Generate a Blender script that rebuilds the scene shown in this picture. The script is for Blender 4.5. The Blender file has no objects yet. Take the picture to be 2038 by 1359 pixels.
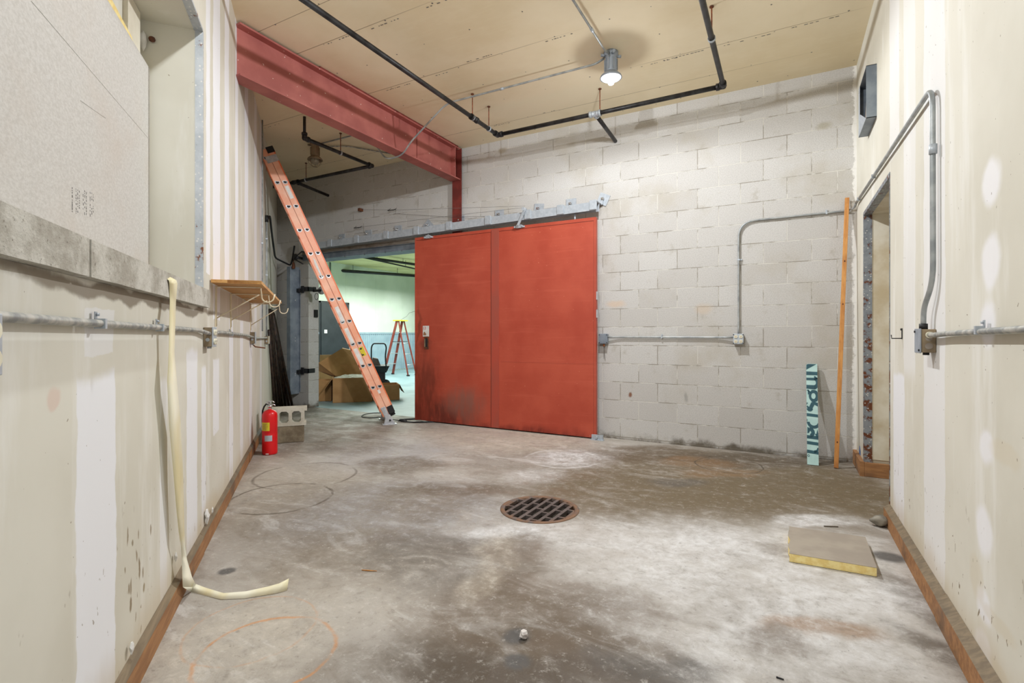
import bpy, bmesh, math, random
from mathutils import Vector, Matrix, Euler

random.seed(7)
PI = math.pi
C = bpy.context.scene.collection

# ------------------------------------------------------------------ camera, light, exposure
CO, SI = 0.8796, 0.4756            # cosine / sine of the camera's turn to the left
F, PX0, PY0, EYE = 1003.0, 1019.0, 666.0, 1.16
scene = bpy.context.scene
cam_data = bpy.data.cameras.new('camera')
cam = bpy.data.objects.new('camera', cam_data)
C.objects.link(cam)
cam.location = (0, 0, EYE)
cam.rotation_euler = (PI/2, 0, math.atan2(SI, CO))
cam_data.sensor_width = 36
cam_data.lens = 36*F/2038
cam_data.shift_y = -13.5/2038
cam_data.clip_start = 0.05
scene.camera = cam
scene.view_settings.view_transform = 'Standard'
scene.view_settings.look = 'None'
scene.view_settings.gamma = 1
scene.view_settings.exposure = -0.17
scene.view_settings.use_curve_mapping = False
scene.cycles.use_denoising = True
scene.cycles.max_bounces = 10
scene.cycles.diffuse_bounces = 6
scene.cycles.caustics_reflective = False
scene.cycles.caustics_refractive = False
scene.cycles.sample_clamp_indirect = 4

world = bpy.data.worlds.new('world')
scene.world = world
world.use_nodes = True
world.node_tree.nodes['Background'].inputs[0].default_value = (0.90, 0.95, 1.0, 1)
world.node_tree.nodes['Background'].inputs[1].default_value = 0.85

def light(name, kind, loc, energy, color, size=0.05, rot=(0, 0, 0), sy=None):
    d = bpy.data.lights.new(name, kind)
    d.energy = energy
    d.color = color
    if kind == 'AREA':
        d.shape = 'RECTANGLE'
        d.size = size
        d.size_y = sy or size
    else:
        d.shadow_soft_size = size
    o = bpy.data.objects.new(name, d)
    C.objects.link(o)
    o.location = loc
    o.rotation_euler = rot
    if kind != 'AREA':            # softened fall-off close to the bulb
        d.use_nodes = True
        t = d.node_tree; e = t.nodes['Emission']
        fo = t.nodes.new('ShaderNodeLightFalloff'); fo.inputs['Strength'].default_value = 1.0; fo.inputs['Smooth'].default_value = 8.0
        t.links.new(fo.outputs['Quadratic'], e.inputs['Strength'])
    return o

LAMP = Vector((-1.32, 4.24, 3.6))
LAMP_B = Vector((-1.32, 0.98, 3.6))
light('lamp_bulb_light', 'POINT', LAMP + Vector((0, 0, -0.305)), 190, (0.94, 0.97, 1.0), 0.022)
sp1 = light('lamp_reflector_light', 'SPOT', LAMP + Vector((0, 0, -0.31)), 345, (0.94, 0.97, 1.0), 0.035)
sp1.data.spot_size = math.radians(180); sp1.data.spot_blend = 0.25
light('near_lamp_bulb_light', 'POINT', LAMP_B + Vector((0, 0, -0.305)), 330, (0.93, 0.97, 1.0), 0.035)
light('far_hall_light', 'AREA', (-8.6, 10.5, 2.62), 460, (0.90, 1.0, 0.93), 3.6, (0, 0, 0), 6.0)
light('far_hall_ceiling_fill', 'AREA', (-8.0, 12.5, 1.2), 25, (0.95, 1.0, 0.80), 3.0, (PI, 0, 0), 5.0)  # unseen upward fill that brightens the hall ceiling, no fixture there

# ------------------------------------------------------------------ where a sight line meets the planes of the place
def ray(px, py):
    a, b = (px-PX0)/F, (PY0-py)/F
    return Vector((a*CO-SI, a*SI+CO, b))
def atz(px, py, z=0.0):
    r = ray(px, py); return Vector((0, 0, EYE)) + r*((z-EYE)/r.z)
def aty(px, py, y=5.5):
    r = ray(px, py); return Vector((0, 0, EYE)) + r*(y/r.y)
def atx(px, py, x=0.575):
    r = ray(px, py); return Vector((0, 0, EYE)) + r*(x/r.x)
def atd(px, py, d):
    return Vector((0, 0, EYE)) + ray(px, py)*d
LO = Vector((-0.526, -0.2844, 0)); LA = Vector((-0.7653, 0.6436, 0)); LN = Vector((0.6436, 0.7653, 0))
def L(s, n, z):                     # left wall frame: s along the wall, n out into the room
    return LO + LA*s + LN*n + Vector((0, 0, z))
def onl(px, py, n=0.0):             # -> (s, z) on the plane n in front of the left wall
    r = ray(px, py); o = Vector((0, 0, EYE))
    t = (n - (o-LO).dot(LN))/r.dot(LN)
    p = o + r*t
    return (p-LO).dot(LA), p.z
def lp(px, py, n=0.0):
    s, z = onl(px, py, n); return L(s, n, z)
def inl(p):
    return (p-LO).dot(LA), (p-LO).dot(LN)
LROT = math.atan2(LA.y, LA.x)
MLEFT = Matrix.Translation(LO) @ Matrix.Rotation(LROT, 4, 'Z')   # local x = s, local -y = n

# ------------------------------------------------------------------ materials
def lin(c):
    return tuple((v/255/12.92 if v/255 <= 0.04045 else ((v/255+0.055)/1.055)**2.4) for v in c[:3]) + (1,)

class NT:
    def __init__(self, name):
        self.m = bpy.data.materials.new(name); self.m.use_nodes = True
        self.t = self.m.node_tree; self.n = self.t.nodes; self.l = self.t.links
        self.b = self.n['Principled BSDF']
        self.co = self.n.new('ShaderNodeTexCoord').outputs['Object']
    def put(self, sock, v):
        if isinstance(v, bpy.types.NodeSocket): self.l.new(v, sock)
        elif v is not None: sock.default_value = v
    def math(self, op, a, b=None, clamp=False):
        x = self.n.new('ShaderNodeMath'); x.operation = op; x.use_clamp = clamp
        self.put(x.inputs[0], a); self.put(x.inputs[1], b); return x.outputs[0]
    def noise(self, scale, detail=4, rough=0.55, vec=None, dist=0.0, color=False):
        x = self.n.new('ShaderNodeTexNoise')
        self.put(x.inputs['Vector'], vec or self.co)
        x.inputs['Scale'].default_value = scale; x.inputs['Detail'].default_value = detail
        x.inputs['Roughness'].default_value = rough; x.inputs['Distortion'].default_value = dist
        return x.outputs['Color' if color else 'Fac']
    def mr(self, v, a, b, c=0.0, d=1.0, smooth=True):
        x = self.n.new('ShaderNodeMapRange'); x.interpolation_type = 'SMOOTHSTEP' if smooth else 'LINEAR'
        self.put(x.inputs[0], v)
        for i, k in enumerate((a, b, c, d)): x.inputs[i+1].default_value = k
        return x.outputs[0]
    def mix(self, fac, a, b, blend='MIX'):
        x = self.n.new('ShaderNodeMix'); x.data_type = 'RGBA'; x.blend_type = blend
        self.put(x.inputs[0], fac); self.put(x.inputs[6], a); self.put(x.inputs[7], b); return x.outputs[2]
    def scl(self, s, vec=None, loc=(0, 0, 0), rot=(0, 0, 0), kind='POINT'):
        x = self.n.new('ShaderNodeMapping'); x.vector_type = kind
        self.put(x.inputs[0], vec or self.co)
        x.inputs[1].default_value = loc; x.inputs[2].default_value = rot; x.inputs[3].default_value = s
        return x.outputs[0]
    def warp(self, scale, amp, vec=None, detail=4):
        c = self.noise(scale, detail, vec=vec, color=True)
        a = self.n.new('ShaderNodeVectorMath'); a.operation = 'SUBTRACT'; self.put(a.inputs[0], c); a.inputs[1].default_value = (.5, .5, .5)
        b = self.n.new('ShaderNodeVectorMath'); b.operation = 'MULTIPLY_ADD'; self.put(b.inputs[0], a.outputs[0])
        b.inputs[1].default_value = (amp, amp, amp); self.put(b.inputs[2], vec or self.co)
        return b.outputs[0]
    def flat(self, vec, drop):      # zero one axis so masks work in a plane
        x = self.n.new('ShaderNodeVectorMath'); x.operation = 'MULTIPLY'; self.put(x.inputs[0], vec)
        k = [1, 1, 1]; k[drop] = 0; x.inputs[1].default_value = k; return x.outputs[0]
    def dist(self, vec, loc, rad, rot=0.0, axis=2):
        e = [0, 0, 0]; e[axis] = rot
        v = self.scl(rad, vec, loc, e, 'TEXTURE')
        x = self.n.new('ShaderNodeVectorMath'); x.operation = 'LENGTH'; self.put(x.inputs[0], v); return x.outputs[1]
    def blob(self, vec, loc, rad, rot=0.0, lo=0.5, hi=1.0, axis=2):
        return self.mr(self.dist(vec, loc, rad, rot, axis), lo, hi, 1.0, 0.0)
    def box(self, vec, loc, rad, lo=0.95, hi=1.05):
        v = self.scl(rad, vec, loc, (0, 0, 0), 'TEXTURE')
        a = self.n.new('ShaderNodeVectorMath'); a.operation = 'ABSOLUTE'; self.put(a.inputs[0], v)
        s = self.n.new('ShaderNodeSeparateXYZ'); self.put(s.inputs[0], a.outputs[0])
        m = self.math('MAXIMUM', self.math('MAXIMUM', s.outputs[0], s.outputs[1]), s.outputs[2])
        return self.mr(m, lo, hi, 1.0, 0.0)
    def out(self, col, rough=0.7, metal=0.0, h=None, hs=0.3, hd=0.01, spec=None):
        self.put(self.b.inputs['Base Color'], col)
        self.put(self.b.inputs['Roughness'], rough); self.put(self.b.inputs['Metallic'], metal)
        if spec is not None: self.b.inputs['Specular IOR Level'].default_value = spec
        if h is not None:
            x = self.n.new('ShaderNodeBump'); x.inputs['Strength'].default_value = hs; x.inputs['Distance'].default_value = hd
            self.put(x.inputs['Height'], h); self.l.new(x.outputs[0], self.b.inputs['Normal'])
        return self.m

def simple(name, c1, c2=None, scale=8, rough=0.6, metal=0.0, bump=0.1, lo=0.35, hi=0.65, stretch=None, bd=0.004, spec=None):
    m = NT(name)
    v = m.scl(stretch) if stretch else m.co
    n = m.noise(scale, 5, vec=v)
    return m.out(m.mix(m.mr(n, lo, hi), lin(c1), lin(c2 or c1)), rough, metal, n, bump, bd, spec)

M = {}
M['galv'] = simple('galvanized_steel', (184, 191, 198), (170, 178, 186), 30, 0.45, 0.25, 0.05)
M['galv_dark'] = simple('dull_galvanized_steel', (138, 148, 158), (112, 122, 134), 6, 0.5, 0.25, 0.05)
M['emt'] = simple('steel_conduit', (176, 180, 180), (140, 145, 147), 10, 0.4, 0.3, 0.08)
M['emt_paint'] = simple('paint_splashed_conduit', (182, 180, 172), (130, 133, 132), 26, 0.5, 0.2, 0.08)
M['black_iron'] = simple('black_iron_pipe', (62, 62, 64), (38, 36, 36), 12, 0.45, 0.5, 0.1, stretch=(1, 1, 1))
M['rust'] = simple('rusty_steel', (120, 70, 40), (84, 50, 36), 25, 0.75, 0.2, 0.2)
M['rustrod'] = simple('rusted_rod', (150, 82, 48), (105, 58, 38), 25, 0.75, 0.1, 0.2)
M['oldpipe'] = simple('old_brown_steel_pipe', (70, 52, 42), (36, 28, 26), 9, 0.6, 0.3, 0.2, stretch=(3, 3, 1))
M['orange'] = simple('orange_fiberglass', (238, 130, 84), (222, 110, 66), 5, 0.4, 0.0, 0.03)
M['orange_pale'] = simple('pale_orange_fiberglass', (242, 190, 162), (236, 164, 132), 5, 0.4, 0.0, 0.03)
M['alum'] = simple('aluminum', (205, 208, 212), (180, 184, 190), 20, 0.35, 0.4, 0.03)
M['white'] = simple('white_label', (228, 228, 226), (214, 212, 208), 12, 0.6)
M['yellow'] = simple('yellow_label', (220, 205, 50), (205, 188, 40), 12, 0.6)
M['black'] = simple('black_rubber', (26, 26, 28), (16, 16, 18), 12, 0.6)
M['blackpaint'] = simple('black_paint', (40, 40, 42), (26, 26, 30), 8, 0.5)
M['redpaint'] = simple('extinguisher_red', (214, 18, 24), (196, 12, 20), 4, 0.3, 0, 0.02)
M['red_text'] = simple('red_ink', (190, 40, 50))
M['brown_ink'] = simple('brown_ink', (150, 110, 80))
M['ink'] = simple('gray_ink', (95, 92, 92), (120, 116, 112), 60, 0.8)
M['chrome'] = simple('chrome', (215, 215, 215), (190, 190, 190), 12, 0.2, 0.9, 0.0)
M['teal'] = simple('pale_aqua_paint', (178, 210, 206), (166, 200, 196), 14, 0.5)
M['tealdark'] = simple('dark_teal_ink', (32, 82, 94), (26, 72, 84), 14, 0.5)
M['foam'] = simple('yellow_foam', (246, 228, 162), (234, 208, 134), 40, 0.9, 0, 0.4)
M['facing'] = simple('gray_paper_facing', (160, 150, 136), (148, 138, 126), 7, 0.85, 0, 0.05)
M['stone'] = simple('gray_stone', (150, 145, 132), (105, 100, 90), 14, 0.9, 0, 0.4)
M['white_wire'] = simple('ivory_wire', (226, 214, 188), (214, 200, 170), 12, 0.5)
M['ivory'] = simple('ivory_plastic', (226, 222, 200), (216, 210, 188), 12, 0.45)
M['bluetape'] = simple('blue_tape', (40, 110, 190), (30, 95, 175), 12, 0.6)
M['paper'] = simple('crumpled_paper', (225, 222, 218), (200, 190, 186), 60, 0.8, 0, 0.3)
M['card'] = simple('corrugated_cardboard', (176, 134, 88), (160, 118, 74), 4, 0.85, 0, 0.05)
M['card_in'] = simple('cardboard_inside', (150, 112, 72), (136, 100, 64), 4, 0.85, 0, 0.05)
M['styro'] = simple('white_packing_foam', (224, 222, 214), (206, 204, 196), 20, 0.9, 0, 0.2)
M['ladder_red'] = simple('dark_red_fiberglass', (138, 62, 48), (118, 48, 40), 6, 0.45)
M['copper'] = simple('copper_fitting', (196, 120, 60), (170, 96, 46), 12, 0.4, 0.5)
M['hole_shade'] = simple('hole_shade_black', (12, 10, 9), (8, 7, 6), 6, 0.95)  # near-black that paints in the darkness inside the drain and the duct
M['drywall_white'] = simple('white_board', (226, 220, 204), (214, 206, 188), 6, 0.85)
M['wire'] = simple('steel_wire', (120, 118, 116), (90, 88, 86), 6, 0.5, 0.5)
M['mortar_white'] = simple('white_joint_compound', (225, 224, 222), (205, 203, 198), 20, 0.9, 0, 0.4)

# glass of the lit lamp
g = NT('lit_lamp_glass'); g.b.inputs['Emission Color'].default_value = (1, 0.98, 0.95, 1); g.b.inputs['Emission Strength'].default_value = 9
M['lit'] = g.out((1, 1, 1, 1), 0.3)
g = NT('glowing_refractor_glass'); g.b.inputs['Emission Color'].default_value = (0.97, 0.98, 1, 1); g.b.inputs['Emission Strength'].default_value = 1.6
M['glow'] = g.out(lin((235, 238, 242)), 0.3)
g = NT('unlit_lamp_glass'); g.b.inputs['Transmission Weight'].default_value = 0.5
M['unlit'] = g.out(lin((190, 184, 160)), 0.2)
M['lampmetal'] = simple('painted_lamp_metal', (158, 166, 176), (138, 146, 156), 10, 0.5, 0.2)
M['lampmetal_old'] = simple('dusty_lamp_metal', (150, 132, 106), (120, 104, 82), 10, 0.6, 0.1)

# wood
def wood(name, c1, c2, c3, sx=(2, 14, 14), scale=3, knots=False):
    m = NT(name)
    n = m.noise(scale, 6, 0.6, m.scl(sx), 0.6)
    n2 = m.noise(2.2, 4, 0.6)
    c = m.mix(m.mr(n, 0.35, 0.65), lin(c1), lin(c2))
    c = m.mix(m.mr(n2, 0.5, 0.68), c, lin(c3))
    return m.out(c, 0.65, 0, n, 0.15, 0.004)
M['base_wood'] = wood('worn_sill_lumber', (166, 120, 76), (138, 96, 60), (92, 74, 58), (1.5, 12, 12), 3)
M['base_top'] = wood('gray_worn_lumber_top', (128, 112, 88), (106, 92, 72), (84, 74, 62), (1.5, 12, 12), 3)
M['shelf_wood'] = wood('pine_shelf_board', (206, 158, 96), (190, 138, 76), (176, 122, 66), (2, 14, 14), 3)
M['pole_wood'] = wood('pine_batten', (206, 148, 82), (186, 124, 62), (150, 92, 44), (16, 16, 1.5), 3)
M['plank_gray'] = wood('weathered_plank', (158, 148, 136), (132, 122, 112), (112, 98, 84), (1.5, 12, 12), 3)

# red primer on the beam
m = NT('red_primer_beam')
n = m.noise(3, 5)
c = m.mix(m.mr(n, 0.35, 0.65), lin((172, 100, 92)), lin((152, 82, 76)))
sp = m.mr(m.noise(26, 2), 0.715, 0.74)
c = m.mix(sp, c, lin((215, 190, 180)))
M['beam'] = m.out(c, 0.6, 0, n, 0.05, 0.004)
M['column'] = simple('dark_red_column_paint', (120, 46, 38), (98, 36, 30), 12, 0.6, 0, 0.1)

# concrete sill
m = NT('rough_concrete')
n = m.noise(9, 7, 0.65); n2 = m.noise(60, 4, 0.7)
c = m.mix(m.mr(n, 0.38, 0.62), lin((192, 189, 180)), lin((158, 153, 142)))
c = m.mix(m.mr(n2, 0.6, 0.7), c, lin((116, 110, 98)))
M['concrete'] = m.out(c, 0.95, 0, n2, 0.5, 0.006)
m = NT('pale_block_concrete')
n = m.noise(9, 7, 0.65); n2 = m.noise(90, 4, 0.7)
c = m.mix(m.mr(n, 0.38, 0.62), lin((196, 192, 178)), lin((176, 170, 154)))
M['block'] = m.out(c, 0.95, 0, n2, 0.5, 0.005)
m = NT('brown_stained_concrete')
n = m.noise(6, 7, 0.65); n2 = m.noise(90, 4, 0.7)
c = m.mix(m.mr(n, 0.38, 0.62), lin((138, 126, 104)), lin((104, 92, 74)))
M['oldblock'] = m.out(c, 0.95, 0, n2, 0.5, 0.005)

# cast-iron grate
m = NT('cast_iron_grate')
n = m.noise(12, 6, 0.6)
d = m.dist(m.flat(m.co, 2), (0, 0, 0), (1, 1, 1))
c = m.mix(m.mr(n, 0.35, 0.65), lin((108, 98, 94)), lin((84, 74, 70)))
rim = m.math('MULTIPLY', m.mr(d, 0.19, 0.25), m.mr(n, 0.36, 0.55))
c = m.mix(rim, c, lin((130, 100, 78)))
M['grate'] = m.out(c, 0.7, 0.35, n, 0.3, 0.004)

# insulation board facing with faint fibres and creases
m = NT('insulation_board_facing')
n = m.noise(60, 8, 0.75, m.scl((1, 1, 1.6))); n2 = m.noise(2.0, 5)
c = m.mix(m.mr(n, 0.35, 0.65), lin((194, 191, 186)), lin((178, 174, 168)))
c = m.mix(m.mr(n2, 0.45, 0.7, 0, 0.5), c, lin((182, 170, 158)))
M['board'] = m.out(c, 0.9, 0, n, 0.1, 0.003)

# ceiling boards with seams
def ceiling_mat():
    m = NT('ceiling_gypsum_boards')
    w = m.flat(m.warp(1.2, 0.03), 2)
    n = m.noise(0.9, 5); n2 = m.noise(6, 5, 0.6, m.scl((1, 5, 1)))
    c = m.mix(m.mr(n, 0.35, 0.65), lin((236, 223, 194)), lin((224, 208, 174)))
    c = m.mix(m.mr(n2, 0.45, 0.75, 0, 0.35), c, lin((234, 222, 192)))
    fl = m.flat(m.co, 2)
    for (x0, x1, y, wd) in ((-8, 0.6, 2.60, .004), (-8, -1.9, 2.965, .005), (-8, -1.2, 3.80, .005), (-8, 0.6, 5.06, .004), (-1.3, 0.6, 4.56, .004), (-1.3, 0.6, 3.34, .004)):
        k = m.box(fl, ((x0+x1)/2, y, 0), ((x1-x0)/2, wd, 1), 0.6, 1.0)
        c = m.mix(m.math('MULTIPLY', k, 0.75), c, lin((140, 122, 92)))
    return m.out(c, 0.85, 0, n2, 0.03, 0.004)
M['ceiling'] = ceiling_mat()

# concrete block wall
def cmu(name='concrete_block_masonry', side=False):
    m = NT(name)
    s = m.n.new('ShaderNodeSeparateXYZ'); m.put(s.inputs[0], m.co)
    cb = m.n.new('ShaderNodeCombineXYZ')
    m.put(cb.inputs[0], m.math('ADD', s.outputs[1 if side else 0], 0.385))
    m.put(cb.inputs[1], m.math('ADD', s.outputs[2], 0.2032*100-1.0414))
    b = m.n.new('ShaderNodeTexBrick')
    m.put(b.inputs['Vector'], cb.outputs[0])
    b.inputs['Scale'].default_value = 1
    b.inputs['Brick Width'].default_value = 0.4064; b.inputs['Row Height'].default_value = 0.2032
    b.inputs['Mortar Size'].default_value = 0.0042; b.inputs['Mortar Smooth'].default_value = 0.25
    b.inputs['Color1'].default_value = (0, 0, 0, 1); b.inputs['Color2'].default_value = (1, 1, 1, 1)
    b.inputs['Mortar'].default_value = (0.5, 0.5, 0.5, 1)
    b.offset = 0.5
    fine = m.noise(120, 6, 0.75); big = m.noise(1.6, 5, 0.6); mid = m.noise(7, 4, 0.6)
    c = m.mix(b.outputs['Color'], lin((200, 198, 195)), lin((191, 188, 184)))
    c = m.mix(m.mr(fine, 0.42, 0.66, 0, 0.55), c, lin((148, 145, 140)))
    c = m.mix(m.mr(big, 0.5, 0.72, 0, 0.5), c, lin((172, 164, 148)))
    c = m.mix(m.mr(mid, 0.6, 0.8, 0, 0.5), c, lin((152, 143, 128)))
    mo = m.mix(m.mr(mid, 0.42, 0.6), lin((206, 203, 196)), lin((150, 144, 134)))
    c = m.mix(b.outputs['Fac'], c, mo)
    # damp dirt at the foot of the wall
    zz = m.math('ADD', s.outputs[2], m.math('MULTIPLY', m.math('SUBTRACT', mid, 0.5), 0.28))
    c = m.mix(m.mr(zz, -0.02, 0.085, 0.9, 0.0), c, lin((84, 74, 58)))
    if not side:
        w = m.flat(m.warp(9, 0.05), 1)
        for (px, py, rx, rz, col, k) in ((1254, 786, .03, .035, (120, 70, 40), .9), (1365, 790, .025, .07, (130, 128, 124), .5), (1640, 250, .09, .05, (150, 140, 110), .5), (1000, 300, .09, .05, (150, 135, 110), .6), (1400, 615, .12, .08, (196, 176, 152), .5), (1225, 605, .15, .06, (204, 178, 152), .6)):
            p = aty(px, py, 5.5)
            c = m.mix(m.math('MULTIPLY', m.blob(w, (p.x, 0, p.z), (rx, 1, rz), 0, 0.3, 1.0), k), c, lin(col))
        # ragged white compound where the drywall meets the blocks
        e = m.math('ADD', s.outputs[0], m.math('MULTIPLY', m.math('SUBTRACT', m.noise(14, 5, 0.7), 0.5), 0.14))
        c = m.mix(m.mr(e, 0.54, 0.556), c, lin((224, 222, 218)))
    h = m.math('SUBTRACT', m.math('MULTIPLY', fine, 0.25), b.outputs['Fac'])
    return m.out(c, 0.95, 0, h, 0.55, 0.008)
M['cmu'] = cmu()

# drywall with joint-compound bands
def drywall(name, bands, blobs, axis_u, drop, scuff=True):
    """bands: (u0,u1,z0,z1,strength); blobs: (u,z,ru,rz,color,strength). u is the local axis along the wall."""
    m = NT(name)
    def V(u, z): return (u, 0, z) if axis_u == 0 else (0, u, z)
    def R(u, z): return (u, 1, z) if axis_u == 0 else (1, u, z)
    w = m.flat(m.warp(5, 0.07), drop)
    w2 = m.flat(m.warp(3, 0.12, detail=6), drop)
    n = m.noise(1.1, 5, 0.55); n2 = m.noise(2.0, 6, 0.6, m.scl((3, 3, 0.5)))
    c = m.mix(m.mr(n, 0.35, 0.68), lin((214, 211, 199)), lin((202, 198, 184)))
    c = m.mix(m.mr(n2, 0.5, 0.7, 0, 0.6), c, lin((228, 227, 222)))
    for (u0, u1, z0, z1, k) in bands:
        c = m.mix(m.math('MULTIPLY', m.box(w, V((u0+u1)/2, (z0+z1)/2), R(abs(u1-u0)/2, abs(z1-z0)/2), 0.93, 1.0), k), c, lin((229, 230, 234)))
    for (u, z, ru, rz, col, k) in blobs:
        c = m.mix(m.math('MULTIPLY', m.blob(w2, V(u, z), R(ru, rz), 0, 0.55, 1.0), k), c, lin(col))
    s = m.n.new('ShaderNodeSeparateXYZ'); m.put(s.inputs[0], m.co)
    if scuff:
        f1 = m.noise(22, 3, 0.5, m.scl((1.6, 1.6, 0.7), rot=(0.0, 0.35, 0.0)), 0.5)
        low = m.mr(s.outputs[2], 0.15, 0.75, 1, 0)
        c = m.mix(m.math('MULTIPLY', m.mr(f1, 0.685, 0.705), low), c, lin((128, 112, 88)))
        f2 = m.noise(55, 1, 0.5)
        c = m.mix(m.math('MULTIPLY', m.mr(f2, 0.775, 0.79), 0.7), c, lin((120, 104, 84)))
        c = m.mix(m.mr(m.math('ADD', s.outputs[2], m.math('MULTIPLY', n2, -0.2)), 0.0, 0.16, 0.55, 0), c, lin((190, 174, 146)))
    return m.out(c, 0.8, 0, m.noise(45, 4), 0.06, 0.003)

def sl(px, n=0.0): return onl(px, 666, n)[0]
bands_left = [(sl(150), sl(232), -0.1, 1.06, .95), (sl(168), sl(228), 1.1, 1.24, .55), (sl(318), sl(333), -.1, 1.0, .6),
              (sl(371), sl(393), -.1, 1.10, .9), (sl(401), sl(410), .0, 1.0, .8), (sl(424), sl(436), .55, 1.02, .8), (sl(424), sl(438), 1.25, 3.7, 35),
              (sl(456), sl(464), -.1, 1.3, .9), (sl(478), sl(484), -.1, 1.3, .85), (sl(496), sl(502), -.1, 1.3, .85), (sl(410), sl(418), 1.5, 3.7, 35),
              (sl(447), sl(456), 1.5, 3.7, 35), (sl(468), sl(474), 1.5, 3.7, 35), (sl(487), sl(494), 1.5, 3.7, 35), (sl(506), sl(511), 1.2, 3.7, .8), (sl(517), sl(521), 0, 3.7, .7)]
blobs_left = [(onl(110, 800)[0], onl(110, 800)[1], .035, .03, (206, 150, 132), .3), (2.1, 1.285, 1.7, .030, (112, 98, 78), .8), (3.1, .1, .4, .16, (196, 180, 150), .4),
              (onl(275, 1130)[0], onl(275, 1130)[1], .012, .04, (130, 112, 84), .9), (onl(258, 1200)[0], onl(258, 1200)[1], .014, .03, (130, 112, 84), .9), (onl(285, 1165)[0], onl(285, 1165)[1], .012, .022, (150, 134, 104), .9)]
for k in range(12):
    q = onl(random.uniform(245, 300), random.uniform(1040, 1260))
    blobs_left.append((q[0], q[1], random.uniform(.006, .012), random.uniform(.015, .035), (132, 114, 86), .8))
M['dw_left'] = drywall('left_drywall', bands_left, blobs_left, 0, 1)
def vr(px): return atx(px, 666).y
bands_right = [(vr(1838), vr(1882), -.1, 3.7, .6), (vr(1778), vr(1800), -.1, .95, .9), (vr(1798), vr(1822), .9, 3.7, .45), (vr(1770), vr(1790), 2.2, 3.7, .5)]
blobs_right = []
for (px, py, wx, wy) in ((1965, 640, 18, 60), (1962, 890, 14, 45), (1960, 1060, 16, 62), (1958, 1200, 14, 40), (1955, 1290, 18, 50), (1975, 360, 22, 60), (1970, 520, 18, 60)):
    p = atx(px, py); q = atx(px+wx, py); r = atx(px, py-wy)
    blobs_right.append((p.y, p.z, abs(p.y-q.y)+.02, r.z-p.z, (232, 232, 236), .8))
for (px, py, wx, wy) in ((1985, 1235, 40, 20), (2000, 905, 40, 30), (1990, 1335, 30, 25), (1945, 1150, 14, 50)):
    p = atx(px, py); q = atx(px+wx, py); r = atx(px, py-wy)
    blobs_right.append((p.y, p.z, abs(p.y-q.y)+.02, r.z-p.z, (204, 192, 166), .35))
M['dw_right'] = drywall('right_drywall', bands_right, blobs_right, 1, 0)
M['jamb_dirty'] = simple('stained_jamb_board', (214, 209, 194), (184, 170, 142), 3.2, 0.85, 0, 0.05)

# perforated corner bead, rusty in places
def bead():
    m = NT('perforated_corner_bead')
    n = m.noise(7, 5, 0.7); n2 = m.noise(60, 2)
    c = m.mix(m.mr(n, 0.35, 0.65), lin((196, 201, 206)), lin((176, 182, 188)))
    c = m.mix(m.mr(n, 0.62, 0.66), c, lin((128, 78, 50)))
    v = m.n.new('ShaderNodeTexVoronoi'); v.feature = 'F1'; m.put(v.inputs['Vector'], m.co); v.inputs['Scale'].default_value = 42
    c = m.mix(m.mr(v.outputs['Distance'], 0.18, 0.24, 0.8, 0), c, lin((226, 224, 220)))
    return m.out(c, 0.5, 0.3, n, 0.1, 0.002)
M['bead'] = bead()
def bead2():
    m = NT('dark_rusty_corner_bead')
    n = m.noise(18, 6, 0.7)
    c = m.mix(m.mr(n, 0.35, 0.65), lin((140, 146, 152)), lin((112, 118, 126)))
    s = m.n.new('ShaderNodeSeparateXYZ'); m.put(s.inputs[0], m.co)
    k = m.math('ADD', n, m.mr(s.outputs[2], 0.0, 1.6, 0.10, 0.0))
    c = m.mix(m.mr(k, 0.56, 0.62), c, lin((104, 58, 34)))
    v = m.n.new('ShaderNodeTexVoronoi'); v.feature = 'F1'; m.put(v.inputs['Vector'], m.co); v.inputs['Scale'].default_value = 42
    c = m.mix(m.mr(v.outputs['Distance'], 0.18, 0.24, 0.8, 0), c, lin((206, 204, 200)))
    return m.out(c, 0.5, 0.3, n, 0.1, 0.002)
M['bead_dark'] = bead2()

# red fire door
m = NT('red_fire_door_paint')
s = m.n.new('ShaderNodeSeparateXYZ'); m.put(s.inputs[0], m.co)
n = m.noise(2.0, 6, 0.6); st = m.noise(3.0, 6, 0.65, m.scl((2, 2, 0.35)))
c = m.mix(m.mr(n, 0.35, 0.68), lin((182, 78, 56)), lin((168, 64, 44)))
hz = m.noise(5, 5, 0.7, m.scl((.25, 1, 4)))
c = m.mix(m.mr(hz, 0.52, 0.72, 0, 0.3), c, lin((200, 96, 74)))
w = m.warp(3, 0.35)
wf = m.flat(w, 1)
vs_ = m.noise(9, 7, 0.7, m.scl((1.6, 1.6, 0.35)))
DXC = (aty(826, 660, 5.36).x+aty(1186, 660, 5.36).x)/2
def dp(px, py, y=5.36): return aty(px, py, y)-Vector((DXC, 0, 0))
for (px, py, wx, wz, col, k) in ((880, 830, .75, .42, (100, 36, 24), .95), (845, 770, .35, .75, (112, 42, 26), .85), (925, 800, .45, .34, (134, 88, 76), .8), (1090, 880, 1.1, .22, (112, 32, 22), .9), (1000, 868, 1.6, .16, (104, 30, 22), .8), (985, 800, .07, .28, (120, 88, 78), .5), (832, 650, .05, .4, (110, 44, 26), .6), (848, 690, .10, .10, (96, 40, 26), .55)):
    p = dp(px, py)
    c = m.mix(m.math('MULTIPLY', m.math('MULTIPLY', m.blob(wf, (p.x, 0, p.z), (wx, 1, wz), 0, 0.25, 1.0), m.mr(vs_, 0.36, 0.6, 0.45, 1.0)), k), c, lin(col))
c = m.mix(m.math('MULTIPLY', m.mr(m.noise(48, 2), 0.76, 0.78), 0.8), c, lin((226, 160, 130)))
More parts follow.
